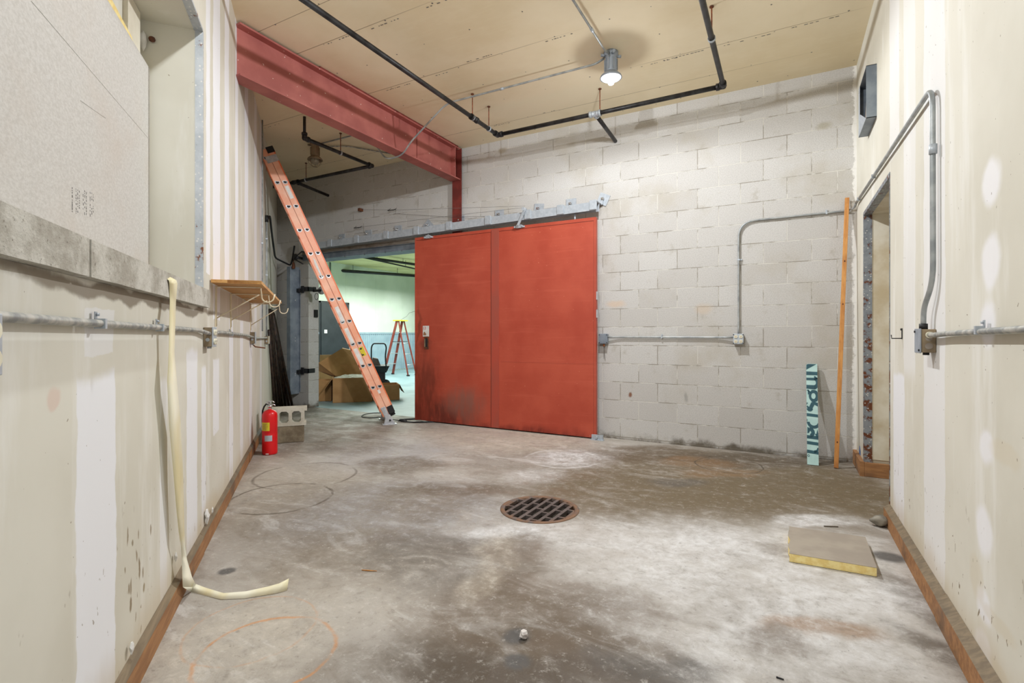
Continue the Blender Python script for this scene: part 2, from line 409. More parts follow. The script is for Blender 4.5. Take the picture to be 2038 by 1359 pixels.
M['door_red'] = m.out(c, 0.42, 0, st, 0.03, 0.004)
M['door_strip'] = simple('worn_red_seam_strip', (172, 70, 52), (154, 74, 60), 5, 0.5, 0, 0.03, stretch=(1, 1, .3))
M['door_gap_shade'] = simple('dark_red_gap_shade', (104, 36, 26), (92, 32, 24), 5, 0.5)  # darker red that paints shade into the door's gaps and edges

# far hall
m = NT('pale_green_wall_panels')
n = m.noise(1.2, 4)
M['far_wall'] = m.out(m.mix(m.mr(n, 0.35, 0.65), lin((226, 232, 220)), lin((214, 222, 208))), 0.8)
M['far_ceiling'] = simple('yellowish_hall_ceiling', (222, 216, 160), (206, 200, 144), 1.2, 0.85)
M['wainscot'] = simple('corrugated_steel_wainscot', (176, 196, 208), (160, 182, 196), 3, 0.45, 0.2)
M['far_floor'] = simple('painted_blue_gray_floor', (142, 168, 174), (116, 142, 150), 1.6, 0.4, 0, 0.05)
M['black_door'] = simple('black_steel_door', (46, 50, 54), (38, 42, 46), 4, 0.45)

# stained concrete floor
def floor_mat():
    m = NT('stained_concrete_floor')
    w = m.flat(m.warp(1.7, 0.5, detail=7), 2)
    ws = m.flat(m.warp(6, 0.05, detail=5), 2)
    n1 = m.noise(0.8, 8, 0.62); n2 = m.noise(3.2, 9, 0.68, dist=0.6); n3 = m.noise(28, 8, 0.75); n4 = m.noise(2.2, 8, 0.66, m.scl((1, 2.2, 1), rot=(0, 0, 0.9)), 1.2)
    c = m.mix(m.mr(n1, 0.36, 0.66), lin((172, 166, 158)), lin((146, 139, 130)))
    c = m.mix(m.mr(n4, 0.50, 0.68, 0, 0.55), c, lin((128, 118, 106)))
    c = m.mix(m.mr(n4, 0.46, 0.34, 0, 0.5), c, lin((200, 198, 194)))
    g = m.noise(13, 10, 0.8, dist=0.3)
    YAW = math.atan2(SI, CO)
    COL = {'D': (102, 88, 65), 'E': (76, 64, 50), 'B': (94, 78, 59), 'K': (78, 76, 74), 'W': (222, 222, 223), 'G': (166, 168, 174), 'R': (140, 104, 66), 'T': (198, 188, 172), 'P': (182, 172, 156)}
    bl = [(620, 930, 150, 70, 'P', .6), (1000, 870, 200, 26, 'T', .8), (760, 900, 140, 34, 'G', .7), (800, 1010, 200, 60, 'G', .7), (700, 1150, 200, 70, 'P', .45),
          (480, 1290, 200, 90, 'T', .6), (1240, 1060, 330, 34, 'W', .6), (1500, 1130, 330, 62, 'W', .75), (1350, 1230, 260, 60, 'W', .5), (1690, 1250, 200, 70, 'W', .55), (1560, 1320, 240, 60, 'W', .5),
          (1430, 945, 330, 52, 'D', .95), (1250, 985, 210, 46, 'D', .9), (1560, 985, 260, 46, 'D', .95), (1720, 1000, 90, 34, 'D', .85), (1400, 985, 260, 22, 'D', .6), (1290, 905, 120, 16, 'B', .8), (1530, 915, 180, 14, 'E', .7),
          (1345, 960, 60, 10, 'K', .6), (1390, 920, 70, 9, 'R', .45), (1430, 940, 80, 8, 'R', .4),
          (905, 975, 130, 17, 'B', .75), (800, 925, 90, 14, 'B', .7), (700, 885, 100, 18, 'B', .5), (590, 885, 90, 22, 'E', .5), (560, 815, 120, 18, 'E', .8), (690, 850, 130, 26, 'B', .45), (700, 1010, 220, 60, 'B', .4), (760, 1100, 220, 60, 'B', .5), (880, 1110, 180, 60, 'K', .4), (860, 1000, 120, 30, 'B', .45),
          (1020, 1310, 280, 90, 'E', .9), (1020, 1210, 200, 80, 'B', .8), (1030, 1110, 70, 60, 'B', .6), (1190, 1290, 170, 50, 'B', .7), (1290, 1310, 120, 34, 'K', .7), (1250, 1200, 90, 40, 'B', .45), (880, 1340, 120, 50, 'E', .5), (1080, 1350, 330, 40, 'E', .7),
          (1135, 912, 80, 18, 'W', .8), (1070, 950, 60, 16, 'W', .5), (1630, 1040, 95, 9, 'W', .9), (1000, 1055, 90, 12, 'W', .6), (988, 1100, 46, 40, 'T', .55), (968, 1160, 48, 26, 'T', .5),
          (1640, 1262, 110, 20, 'R', .6), (1560, 1290, 60, 24, 'B', .5), (1770, 1108, 28, 9, 'K', .9), (1835, 1200, 40, 60, 'E', .6), (1880, 1310, 60, 60, 'E', .75), (1750, 1180, 60, 30, 'W', .5),
          (453, 1136, 14, 6, 'K', .9), (1030, 1265, 28, 16, 'K', .9), (1028, 1316, 26, 16, 'K', .85), (1540, 1090, 40, 16, 'B', .4), (1700, 960, 60, 26, 'D', .6)]
    for (px, py, wx, wy, k, st) in bl:
        p = atz(px, py); a = atz(px+wx, py); y0 = atz(px, max(py-wy, 700)); y1 = atz(px, py+wy)
        small = wx < 40
        rx = (a-p).length; ry = (y0-y1).length/2
        cen = p if small else (y0+y1)/2*0.35 + p*0.65
        mask = m.blob(ws if small else w, (cen.x, cen.y, 0), (rx*1.25, ry*1.25, 1), YAW, 0.45 if not small else .5, 1.1)
        if not small:
            mask = m.math('MULTIPLY', mask, m.mr(g, 0.34, 0.56, *((1.0, 0.5) if k in 'WTPG' else (0.68, 1.0))))
            mask = m.math('MULTIPLY', mask, m.mr(n2 if k in 'WTPG' else n4, 0.34, 0.54, 0.4 if k in 'WTPG' else 0.6, 1.0))
        c = m.mix(m.math('MULTIPLY', mask, st), c, lin(COL[k]))
    c = m.mix(m.mr(g, 0.53, 0.66, 0, 0.34), c, lin((98, 86, 72)))
    c = m.mix(m.mr(g, 0.46, 0.33, 0, 0.22), c, lin((206, 202, 197)))
    c = m.mix(m.mr(n3, 0.56, 0.70, 0, 0.5), c, lin((92, 82, 70)))
    c = m.mix(m.mr(n3, 0.44, 0.32, 0, 0.38), c, lin((212, 208, 200)))
    c = m.mix(m.mr(n2, 0.60, 0.72, 0, 0.35), c, lin((120, 108, 92)))
    # rings left by drums
    for (px, py, wx, col, st, wd, dy) in ((1120, 912, 72, 'W', .25, .08, 0), (560, 990, 95, 'E', .55, .05, 0), (610, 945, 95, 'E', .4, .05, 0), (530, 1300, 130, 'O', .42, .05, 0), (1450, 925, 62, 'E', .6, .05, 0), (1360, 905, 50, 'E', .5, .06, 0), (500, 1250, 120, 'O', .18, .04, 0)):
        p = atz(px, py); r = (atz(px+wx, py)-p).length
        d = m.dist(ws, (p.x, p.y, 0), (r, r, 1))
        e = m.mr(m.math('ABSOLUTE', m.math('SUBTRACT', d, 1.0)), 0.0, wd, 1.0, 0.0)
        e = m.math('MULTIPLY', e, m.mr(n2, 0.38, 0.55))
        c = m.mix(m.math('MULTIPLY', e, min(1, st*1.5)), c, lin((196, 130, 62) if col == 'O' else COL[col]))
    sp = m.noise(95, 2)
    c = m.mix(m.math('MULTIPLY', m.mr(sp, 0.74, 0.76), 0.8), c, lin((60, 52, 44)))
    rr = m.mr(n2, 0.35, 0.65, 0.55, 0.8)
    return m.out(c, rr, 0, m.math('ADD', m.math('MULTIPLY', n2, 1.0), m.math('MULTIPLY', n3, 0.5)), 0.4, 0.012)
M['floor'] = floor_mat()

# yellowish translucent strip
m = NT('cream_film_strip')
n = m.noise(5, 4, 0.5, m.scl((1, 1, .3)))
m.b.inputs['Subsurface Weight'].default_value = 0.0
M['film'] = m.out(m.mix(m.mr(n, 0.4, 0.62), lin((238, 234, 214)), lin((226, 214, 170))), 0.5)

# ------------------------------------------------------------------ mesh builder
class MB:
    def __init__(self): self.v = []; self.f = []; self.mi = []; self.sm = []; self.cur = 0
    def add(self, vs, fs, smooth=False):
        o = len(self.v); self.v += [Vector(p) for p in vs]
        for f in fs: self.f.append([i+o for i in f]); self.mi.append(self.cur); self.sm.append(smooth)
        return self
    def box(self, a, b, T=None):
        x0, y0, z0 = a; x1, y1, z1 = b
        vs = [(x0, y0, z0), (x1, y0, z0), (x1, y1, z0), (x0, y1, z0), (x0, y0, z1), (x1, y0, z1), (x1, y1, z1), (x0, y1, z1)]
        if T is not None: vs = [T @ Vector(p) for p in vs]
        return self.add(vs, [(0, 3, 2, 1), (4, 5, 6, 7), (0, 1, 5, 4), (1, 2, 6, 5), (2, 3, 7, 6), (3, 0, 4, 7)])
    def lbox(self, s0, s1, n0, n1, z0, z1):          # box in the left wall frame
        vs = [L(s, n, z) for z in (z0, z1) for (s, n) in ((s0, n0), (s1, n0), (s1, n1), (s0, n1))]
        return self.add(vs, [(0, 3, 2, 1), (4, 5, 6, 7), (0, 1, 5, 4), (1, 2, 6, 5), (2, 3, 7, 6), (3, 0, 4, 7)])
    def hexa(self, vs):
        return self.add(vs, [(0, 3, 2, 1), (4, 5, 6, 7), (0, 1, 5, 4), (1, 2, 6, 5), (2, 3, 7, 6), (3, 0, 4, 7)])
    def tube(self, pts, r, seg=12, cap=True, fillet=0.0, steps=6):
        pts = [Vector(p) for p in pts]
        if fillet and len(pts) > 2:
            q = [pts[0]]
            for i in range(1, len(pts)-1):
                a, b, c_ = pts[i-1], pts[i], pts[i+1]
                f0 = min(fillet, (a-b).length*.48, (c_-b).length*.48)
                p0 = b+(a-b).normalized()*f0; p1 = b+(c_-b).normalized()*f0
                for k in range(steps+1):
                    t = k/steps; q.append(p0*(1-t)**2 + b*2*t*(1-t) + p1*t*t)
            q.append(pts[-1]); pts = q
        rings = []; up = None
        for i, p in enumerate(pts):
            d = (pts[min(i+1, len(pts)-1)]-pts[max(i-1, 0)])
            if d.length < 1e-9: d = Vector((0, 0, 1))
            d.normalize()
            if up is None:
                up = Vector((0, 0, 1)) if abs(d.z) < .9 else Vector((1, 0, 0))
            x = up.cross(d)
            if x.length < 1e-6: x = Vector((0, 1, 0)).cross(d)
            x.normalize(); y = d.cross(x); up = y
            rr = r[i] if isinstance(r, (list, tuple)) else r
            rings.append([p + (x*math.cos(2*PI*k/seg)+y*math.sin(2*PI*k/seg))*rr for k in range(seg)])
        vs = [p for ring in rings for p in ring]; fs = []
        for i in range(len(rings)-1):
            for k in range(seg):
                a = i*seg+k; b = i*seg+(k+1) % seg
                fs.append((a, b, b+seg, a+seg))
        self.add(vs, fs, True)
        if cap:
            o = len(self.v)-len(vs)
            self.f.append([o+k for k in reversed(range(seg))]); self.mi.append(self.cur); self.sm.append(False)
            self.f.append([o+(len(rings)-1)*seg+k for k in range(seg)]); self.mi.append(self.cur); self.sm.append(False)
        return self
    def cyl(self, a, b, r, seg=20): return self.tube([a, b], r, seg)
    def lathe(self, prof, base=(0, 0, 0), seg=32, axis=None):
        base = Vector(base); vs = []; fs = []
        for (r, z) in prof:
            for k in range(seg):
                a = 2*PI*k/seg; p = Vector((r*math.cos(a), r*math.sin(a), z))
                if axis is not None: p = axis @ p
                vs.append(base+p)
        for i in range(len(prof)-1):
            for k in range(seg):
                a = i*seg+k; b = i*seg+(k+1) % seg; fs.append((a, b, b+seg, a+seg))
        return self.add(vs, fs, True)
    def prism(self, poly, d):                         # poly: list of 3-D points, d: extrusion vector
        poly = [Vector(p) for p in poly]; d = Vector(d); n = len(poly)
        vs = poly + [p+d for p in poly]
        fs = [tuple(range(n))[::-1], tuple(range(n, 2*n))] + [(i, (i+1) % n, (i+1) % n+n, i+n) for i in range(n)]
        return self.add(vs, fs)
    def ribbon(self, a, b, th=None):
        n = len(a); vs = list(a)+list(b); fs = [(i, i+1, n+i+1, n+i) for i in range(n-1)]
        return self.add(vs, fs, True)

WORLD = {}
def fin(o, label=None, cat=None, group=None, kind=None):
    if label: o['label'] = label
    if cat: o['category'] = cat
    if group: o['group'] = group
    if kind: o['kind'] = kind
    return o
def thing(name, label, cat, loc=(0, 0, 0), rotz=0.0, group=None, kind=None):
    o = bpy.data.objects.new(name, None); C.objects.link(o); o.empty_display_size = 0.05
    o.location = loc; o.rotation_euler = (0, 0, rotz)
    WORLD[o.name] = Matrix.Translation(Vector(loc)) @ Matrix.Rotation(rotz, 4, 'Z')
    return fin(o, label, cat, group, kind)
def obj(name, mb, mats, parent=None, local=False, frame=None, bevel=0.0, label=None, cat=None, group=None, kind=None, solid=0.0, sub=0):
    """vertices in world coordinates unless local; frame: the object's own matrix"""
    MW = frame if frame is not None else (WORLD.get(parent.name, Matrix.Identity(4)) if parent else Matrix.Identity(4))
    inv = MW.inverted()
    vs = [tuple(p) if local else tuple(inv @ p) for p in mb.v]
    me = bpy.data.meshes.new(name)
    me.from_pydata(vs, [], mb.f)
    if not isinstance(mats, (list, tuple)): mats = [mats]
    for k in mats: me.materials.append(M[k] if isinstance(k, str) else k)
    for i, p in enumerate(me.polygons): p.material_index = mb.mi[i]; p.use_smooth = mb.sm[i]
    b = bmesh.new(); b.from_mesh(me); bmesh.ops.recalc_face_normals(b, faces=b.faces); b.to_mesh(me); b.free()
    me.update()
    o = bpy.data.objects.new(name, me); C.objects.link(o)
    if frame is not None and parent is None: o.matrix_world = frame
    if parent: o.parent = parent; WORLD[o.name] = MW
    if solid:
        s = o.modifiers.new('solid', 'SOLIDIFY'); s.thickness = solid; s.offset = 0
    if bevel:
        s = o.modifiers.new('bevel', 'BEVEL'); s.width = bevel; s.segments = 2; s.limit_method = 'ANGLE'; s.angle_limit = math.radians(40)
    if sub:
        s = o.modifiers.new('sub', 'SUBSURF'); s.levels = s.render_levels = sub
    return fin(o, label, cat, group, kind)
def dup(root, loc=None, rotz=None, label=None, group=None, M4=None):
    r = root.copy(); C.objects.link(r)
    if loc is not None: r.location = loc
    if rotz is not None: r.rotation_euler = (0, 0, rotz)
    if label: r['label'] = label
    if group: r['group'] = group
    for ch in list(root.children):
        c = ch.copy(); C.objects.link(c); c.parent = r
        for g_ in ch.children:
            d = g_.copy(); C.objects.link(d); d.parent = c
    return r
def text(name, body, size, mat, parent, Mx, ext=0.0006):
    cu = bpy.data.curves.new(name, 'FONT'); cu.body = body; cu.size = size; cu.extrude = ext; cu.align_x = 'CENTER'; cu.align_y = 'CENTER'
    cu.materials.append(M[mat])
    o = bpy.data.objects.new(name, cu); C.objects.link(o)
    if parent: o.parent = parent; o.matrix_local = WORLD.get(parent.name, Matrix.Identity(4)).inverted() @ Mx
    else: o.matrix_world = Mx
    return o

# ------------------------------------------------------------------ the setting
GR = atz(1074, 1013); GRR = 0.262
def make_floor():
    seg = 48; R = GRR-0.004
    outer = [(-9, -2.2), (1.4, -2.2), (1.4, 5.6), (-9, 5.6)]
    mb = MB()
    ring = [Vector((GR.x+R*math.cos(2*PI*k/seg), GR.y+R*math.sin(2*PI*k/seg), 0)) for k in range(seg)]
    # outer loop sampled by angle so that quads join it to the ring
    def hit(a):
        d = Vector((math.cos(a), math.sin(a))); best = 1e9
        for (x, sx) in ((-9, d.x), (1.4, d.x)):
            if abs(d.x) > 1e-9:
                t = (x-GR.x)/d.x
                if t > 0: best = min(best, t)
        for y in (-2.2, 5.6):
            if abs(d.y) > 1e-9:
                t = (y-GR.y)/d.y
                if t > 0: best = min(best, t)
        return Vector((GR.x+d.x*best, GR.y+d.y*best, 0))
    angs = sorted(set([2*PI*k/seg for k in range(seg)] + [math.atan2(y-GR.y, x-GR.x) % (2*PI) for x, y in outer]))
    vs = []; n = len(angs)
    for a in angs: vs.append(Vector((GR.x+R*math.cos(a), GR.y+R*math.sin(a), 0)))
    for a in angs: vs.append(hit(a))
    fs = [(i, (i+1) % n, (i+1) % n+n, i+n) for i in range(n)]
    for a in angs: vs.append(Vector((GR.x+R*math.cos(a), GR.y+R*math.sin(a), -0.35)))
    fs += [(i, (i+1) % n, (i+1) % n+2*n, i+2*n) for i in range(n)]
    mb.add(vs, fs)
    mb.cur = 1
    mb.add([Vector((GR.x+R*math.cos(a), GR.y+R*math.sin(a), -0.3)) for a in angs], [tuple(range(n))])
    return obj('floor', mb, ['floor', 'hole_shade'], kind='structure')
fl = make_floor()

CZ = 3.6
def make_ceiling():
    mb = MB(); mb.box((-8.2, 0.2, CZ), (0.9, 5.7, CZ+.12))
    mb.cur = 1
    z = CZ-0.0015
    def dot(x, y, r=0.006):
        if (x+0.526)*LN.x+(y+0.2844)*LN.y < 0.03 or y > 5.48 or x > .56: return
        mb.add([(x+r*math.cos(2*PI*k/6), y+r*math.sin(2*PI*k/6), z) for k in range(6)], [(0, 1, 2, 3, 4, 5)])
    for row in (2.60, 2.965, 3.38, 3.80, 4.18, 4.56, 5.06, 5.40):
        x = -7.3+random.random()*.2
        while x < 0.55:
            dot(x+random.uniform(-.05, .05), row+random.uniform(-.02, .02), random.uniform(.004, .008)); x += random.uniform(.28, .5)
    # printed stamps beside the seams
    for (xa, xb, y) in ((-3.4, -3.1, 2.98), (-2.9, -2.6, 3.0), (-2.35, -2.15, 3.0), (-3.5, -3.2, 3.83), (-2.95, -2.7, 3.83), (-2.5, -2.25, 3.77), (-1.75, -1.5, 3.82), (-3.05, -2.8, 5.08), (-2.4, -2.2, 5.04), (-.95, -.6, 4.58), (-.45, -.1, 4.59), (.05, .35, 4.58), (-4.6, -4.3, 3.83), (-5.4, -5.1, 3.84), (-1.15, -.85, 4.59)):
        x = xa
        while x < xb:
            w_ = random.uniform(.008, .03)
            if random.random() < .75:
                mb.add([(x, y, z), (x+w_, y, z), (x+w_, y+.008, z), (x, y+.008, z)], [(0, 1, 2, 3)])
            x += w_+random.uniform(.005, .02)
    return obj('ceiling', mb, ['ceiling', 'ink'], kind='structure')
make_ceiling()

# back wall of concrete block with the doorway
OX0, OX1, OZ = -6.646, -4.30, 2.35
mb = MB()
mb.box((-7.6, 5.5, -0.02), (OX0, 5.7, CZ)); mb.box((OX1, 5.5, -0.02), (0.95, 5.7, CZ)); mb.box((OX0, 5.5, OZ), (OX1, 5.7, CZ))
wb = obj('wall_back', mb, 'cmu', kind='structure')

# left wall, with the boarded recess
S0, S1 = 0.05, 2.93
ZS, ZH, DEP = 1.306, 2.80, 0.283
mb = MB()
mb.lbox(-0.25, 9.05, -0.30, 0.0, -0.02, ZS)
mb.lbox(-0.25, S0, -0.30, 0, ZS, CZ+.02)
mb.lbox(S0, S1, -0.30, 0, ZH, CZ+.02)
mb.lbox(S1, 9.05, -0.30, 0, ZS, CZ+.02)
mb.lbox(S0, S1, -0.30, -DEP, ZS, ZH)
obj('wall_left', mb, 'dw_left', frame=MLEFT, kind='structure')

# right wall, with the doorway
RX = 0.575
RY0, RY1, RZ = 3.864, 5.036, 2.155
mb = MB()
mb.box((RX, 0.9, -0.02), (RX+.35, RY0, CZ+.02)); mb.box((RX, RY1, -0.02), (RX+.35, 5.5, CZ+.02)); mb.box((RX, RY0, RZ), (RX+.35, RY1, CZ+.02))
obj('wall_right', mb, 'dw_right', kind='structure')
# closed board filling the doorway, seen as a stained reveal
mb = MB()
mb.box((RX+.30, RY0, 0), (RX+.35, RY1, RZ))
mb.box((RX+.005, RY1-.012, 0.14), (RX+.30, RY1-.0005, RZ)); mb.box((RX+.005, RY0+.0005, RZ-.012), (RX+.30, RY1-.012, RZ-.0005))
obj('door_1', mb, 'jamb_dirty', kind='structure')
mb = MB()
mb.box((RX+.0, RY1-.040, 0.0), (RX+.30, RY1-.013, .115))
obj('baseboard_doorway', mb, 'base_wood', bevel=.004, kind='structure')

# corner beads
def bead_strip(name, pieces, mat='bead'):
    mb = MB()
    for p in pieces: mb.hexa(p)
    return obj(name, mb, mat, kind='structure')
def lq(s0, s1, n0, n1, z0, z1): return [L(s, n, z) for z in (z0, z1) for (s, n) in ((s0, n0), (s1, n0), (s1, n1), (s0, n1))]
bead_strip('trim_1', [lq(S1-.0025, S1-.0005, -.035, .003, 1.40, ZH), lq(S1, S1+.012, .0003, .003, 1.40, ZH)])
bead_strip('trim_2', [lq(S0, S1, -.04, .003, ZH-.003, ZH-.0005), lq(S0, S1, .0003, .003, ZH, ZH+.012)])
def wq(a, b):
    x0, y0, z0 = a; x1, y1, z1 = b
    return [Vector(p) for p in ((x0, y0, z0), (x1, y0, z0), (x1, y1, z0), (x0, y1, z0), (x0, y0, z1), (x1, y0, z1), (x1, y1, z1), (x0, y1, z1))]
bead_strip('trim_3', [wq((RX-.003, RY1-.016, .115), (RX+.055, RY1-.0125, RZ-.012)), wq((RX-.003, RY1-.012, .115), (RX-.0003, RY1+.012, RZ))], 'bead_dark')
bead_strip('trim_4', [wq((RX-.003, RY0, RZ-.016), (RX+.05, RY1-.016, RZ-.0125)), wq((RX-.003, RY0-.012, RZ-.012), (RX-.0003, RY1, RZ+.012))], 'bead_dark')
bead_strip('trim_5', [wq((RX-.003, RY0+.001, .11), (RX+.04, RY0+.004, RZ-.012)), wq((RX-.003, RY0-.010, .11), (RX-.0003, RY0, RZ))], 'bead_dark')

# baseboards of rough lumber
def base_left():
    mb = MB()
    a = [(-0.2, 1.62), (1.625, 2.86), (2.865, 4.9), (4.905, 7.6)]
    for i, (s0, s1) in enumerate(a):
        j = (i % 2)*.003
        vs = [L(s, n, z) for (n, z) in ((0.0005, 0), (.018+j, 0), (.018+j, .088), (.0005, .112)) for s in (s0, s1)]
        mb.cur = 0
        mb.add(vs, [(2, 3, 5, 4), (0, 2, 4, 6), (1, 7, 5, 3), (0, 1, 3, 2)])
        mb.cur = 1
        mb.add(vs[4:8], [(0, 1, 3, 2)])
    return obj('baseboard_left', mb, ['base_wood', 'base_top'], frame=MLEFT, kind='structure')
base_left()
def base_right():
    mb = MB()
    for i, (y0, y1) in enumerate(((.95, 2.62), (2.63, 3.862))):
        x1 = RX-.032+(0 if i else -.004); z = .10+(.0 if i else .004)
        vs = [Vector((x, y, z_)) for (x, z_) in ((RX-.0005, 0), (x1, 0), (x1, z-.012), (RX-.0005, z+.012)) for y in (y0, y1)]
        mb.cur = 0; mb.add(vs, [(2, 3, 5, 4), (0, 2, 4, 6), (1, 7, 5, 3), (0, 1, 3, 2)])
        mb.cur = 1; mb.add(vs[4:8], [(0, 1, 3, 2)])
    mb.cur = 0
    mb.box((RX-.03, RY1-.04, 0), (RX-.0005, 5.498, .12))
    return obj('baseboard_right', mb, ['base_wood', 'base_top'], kind='structure')
base_right()

# far hall through the doorway
FX = -11.3
mb = MB(); mb.add([(-12.5, 5.6, 0.0), (-1, 5.6, 0.0), (-1, 24, 0.0), (-12.5, 24, 0.0)], [(0, 1, 2, 3)])
obj('floor_hall', mb, 'far_floor', kind='structure')
mb = MB(); mb.box((FX-.2, 5.75, 0), (FX, 24, 3.3))
for k in range(9):
    y = 7+k*1.22; mb.box((FX, y, 1.2), (FX+.004, y+.012, 3.25))
obj('wall_hall', mb, 'far_wall', kind='structure')
mb = MB(); mb.box((FX, 23.8, 0), (-1, 24, 3.3)); obj('wall_hall_end', mb, 'far_wall', kind='structure')
mb = MB(); mb.box((-1.2, 5.75, 0), (-1, 23.8, 3.3)); obj('wall_hall_right', mb, 'far_wall', kind='structure')
mb = MB(); mb.box((FX-.2, 5.71, 3.22), (-1, 24, 3.32))
for k in range(10): mb.box((FX, 6.2+k*1.22, 3.214), (-1.2, 6.212+k*1.22, 3.2205))
obj('ceiling_hall', mb, 'far_ceiling', kind='structure')
dy0, dy1 = aty(0, 0) and atx(637, 700, FX).y, atx(691, 700, FX).y
mb = MB()
def corrug(y0, y1):
    p = .09; y = y0; pts = []
    while y < y1:
        for (dy, dx) in ((0, .004), (.02, .004), (.03, .024), (.06, .024), (.07, .004)):
            if y+dy < y1: pts.append((FX+dx, y+dy))
        y += p
    vs = [Vector((x, y, .02)) for x, y in pts]+[Vector((x, y, 1.18)) for x, y in pts]; n = len(pts)
    mb.add(vs, [(i, i+1, i+1+n, i+n) for i in range(n-1)])
corrug(6.0, dy0-.06); corrug(dy1+.06, 23.0)
mb.box((FX+.001, 6.0, 1.18), (FX+.03, dy0-.06, 1.235)); mb.box((FX+.001, dy1+.06, 1.18), (FX+.03, 23, 1.235))
obj('trim_6', mb, 'wainscot', kind='structure')
dd = obj('door_2', MB().box((FX+.006, dy0, 0.0), (FX+.05, dy1, 2.05)).box((FX+.002, dy0-.05, 0), (FX+.03, dy0, 2.1)).box((FX+.002, dy1, 0), (FX+.03, dy1+.05, 2.1)).box((FX+.002, dy0-.05, 2.05), (FX+.03, dy1+.05, 2.1)), 'black_door', kind='structure')
c0 = atx(690, 618, FX+.1)
obj('door_closer', MB().box((FX+.05, c0.y-.35, 1.93), (FX+.10, c0.y-.05, 1.97)), 'alum', dd)
obj('door_sign', MB().box((FX+.05, dy0+.10, 1.20), (FX+.055, dy0+.2, 1.3)), 'white', dd)

# dark pipes under the hall ceiling
for (a, b, r, z, lab) in (((655, 537), (832, 549), .045, 3.02, 'thick dark pipe low along the far hall wall above the black door'),
                      ((700, 508), (832, 527), .035, 3.10, 'upper of the two dark pipes slanting under the hall ceiling'),
                      ((718, 511), (832, 536), .020, 3.04, 'thin dark pipe just below the slanting hall ceiling pipe')):
    p, q = atz(a[0], a[1], z), atz(b[0], b[1], z)
    q2 = q+(q-p)*.25; p2 = p-(q-p)*.12
    mb = MB().tube([p2, q2], r, 14)
    o = obj('ceiling_pipe', mb, 'blackpaint', None, label=lab, cat='pipe', group='pipes under the hall ceiling')
    mid = p*.5+q*.5
    for kk in (.25, .75):
        h = p*(1-kk)+q*kk
        obj('hanger_rod', MB().cyl(h+Vector((0, 0, r*.5)), (h.x, h.y, 3.215), .006, 8), 'blackpaint', o)
p, q = atz(775, 505, 3.15), atz(835, 509, 3.15)
obj('steel_joist', MB().box((-9.5, 13.6, 3.08), (-4.0, 13.9, 3.219)), 'blackpaint', label='black joist under the hall ceiling seen above the red door edge', cat='beam')

# ------------------------------------------------------------------ steel beam and column
BX = -3.78
t = thing('steel_beam', 'dull red steel I-beam spanning under the ceiling', 'beam', (BX, 3.9, 3.17))
BY0 = 2.40
mb = MB()
mb.box((BX-.006, BY0-.09, 3.185), (BX+.006, 5.44, 3.565))
obj('web', mb, 'beam', t)
obj('flange', MB().box((BX-.075, BY0+.03, 3.17), (BX+.075, 5.44, 3.185)), 'beam', t, label='lower flange')
obj('flange', MB().box((BX-.075, BY0+.03, 3.565), (BX+.075, 5.44, 3.58)), 'beam', t, label='upper flange')
obj('stiffener', MB().box((BX+.006, 5.33, 3.185), (BX+.07, 5.342, 3.565)), 'beam', t)
obj('stiffener', MB().box((BX+.006, 4.64, 3.185), (BX+.010, 4.646, 3.565)), 'column', t, label='thin dark seam line on the web')
obj('cap_plate', MB().box((BX-.07, 3.2, 3.58), (BX+.07, 5.4, 3.5995)), 'column', t)
t = thing('steel_column', 'dark red steel column set in the block wall under the beam', 'column', (BX+.02, 5.47, 0))
obj('flange', MB().box((BX-.055, 5.445, 0), (BX+.085, 5.457, 3.58)), 'column', t)
obj('web', MB().box((BX+.008, 5.457, 0), (BX+.018, 5.4995, 3.58)), 'column', t)

# ------------------------------------------------------------------ sprinkler pipes
PZ = 3.36
def sprinkler(name, label, loc, runs, fittings, rods, drops=()):
    t = thing(name, label, 'pipe', loc)
    for r_ in runs: obj('pipe_run', MB().tube(r_, .021, 16), 'black_iron', t)
    for (kind, p, dirs) in fittings:
        p = Vector(p); mb = MB()
        for d in dirs:
            d = Vector(d).normalized()
            mb.tube([p, p+d*.05], .027, 16); mb.tube([p+d*.035, p+d*.06], .031, 16)
        mb.lathe([(0, -.029), (.02, -.022), (.029, 0), (.02, .022), (0, .029)], p, 16)
        obj(kind, mb, 'black_iron' if kind != 'tee' else 'galv', t)
    for (x, y, r_) in rods:
        a = obj('hanger_rod', MB().cyl((x, y, PZ+.02), (x, y, CZ-.0005), .005, 8), 'rustrod', t)
        obj('ceiling_plate', MB().cyl((x, y, CZ-.008), (x, y, CZ-.0005), .016, 10), 'rust', a)
        mb = MB()
        ax = Matrix.Rotation(PI/2, 3, 'Y') if r_ == 'x' else Matrix.Rotation(PI/2, 3, 'X')
        mb.lathe([(.023, -.01), (.028, -.01), (.028, .01), (.023, .01), (.023, -.01)], (x, y, PZ), 20, ax)
        obj('hanger_clip', mb, 'galv', t)
    for d_ in drops: obj('pipe_run', MB().tube(d_, .016, 12), 'black_iron', t)
    return t
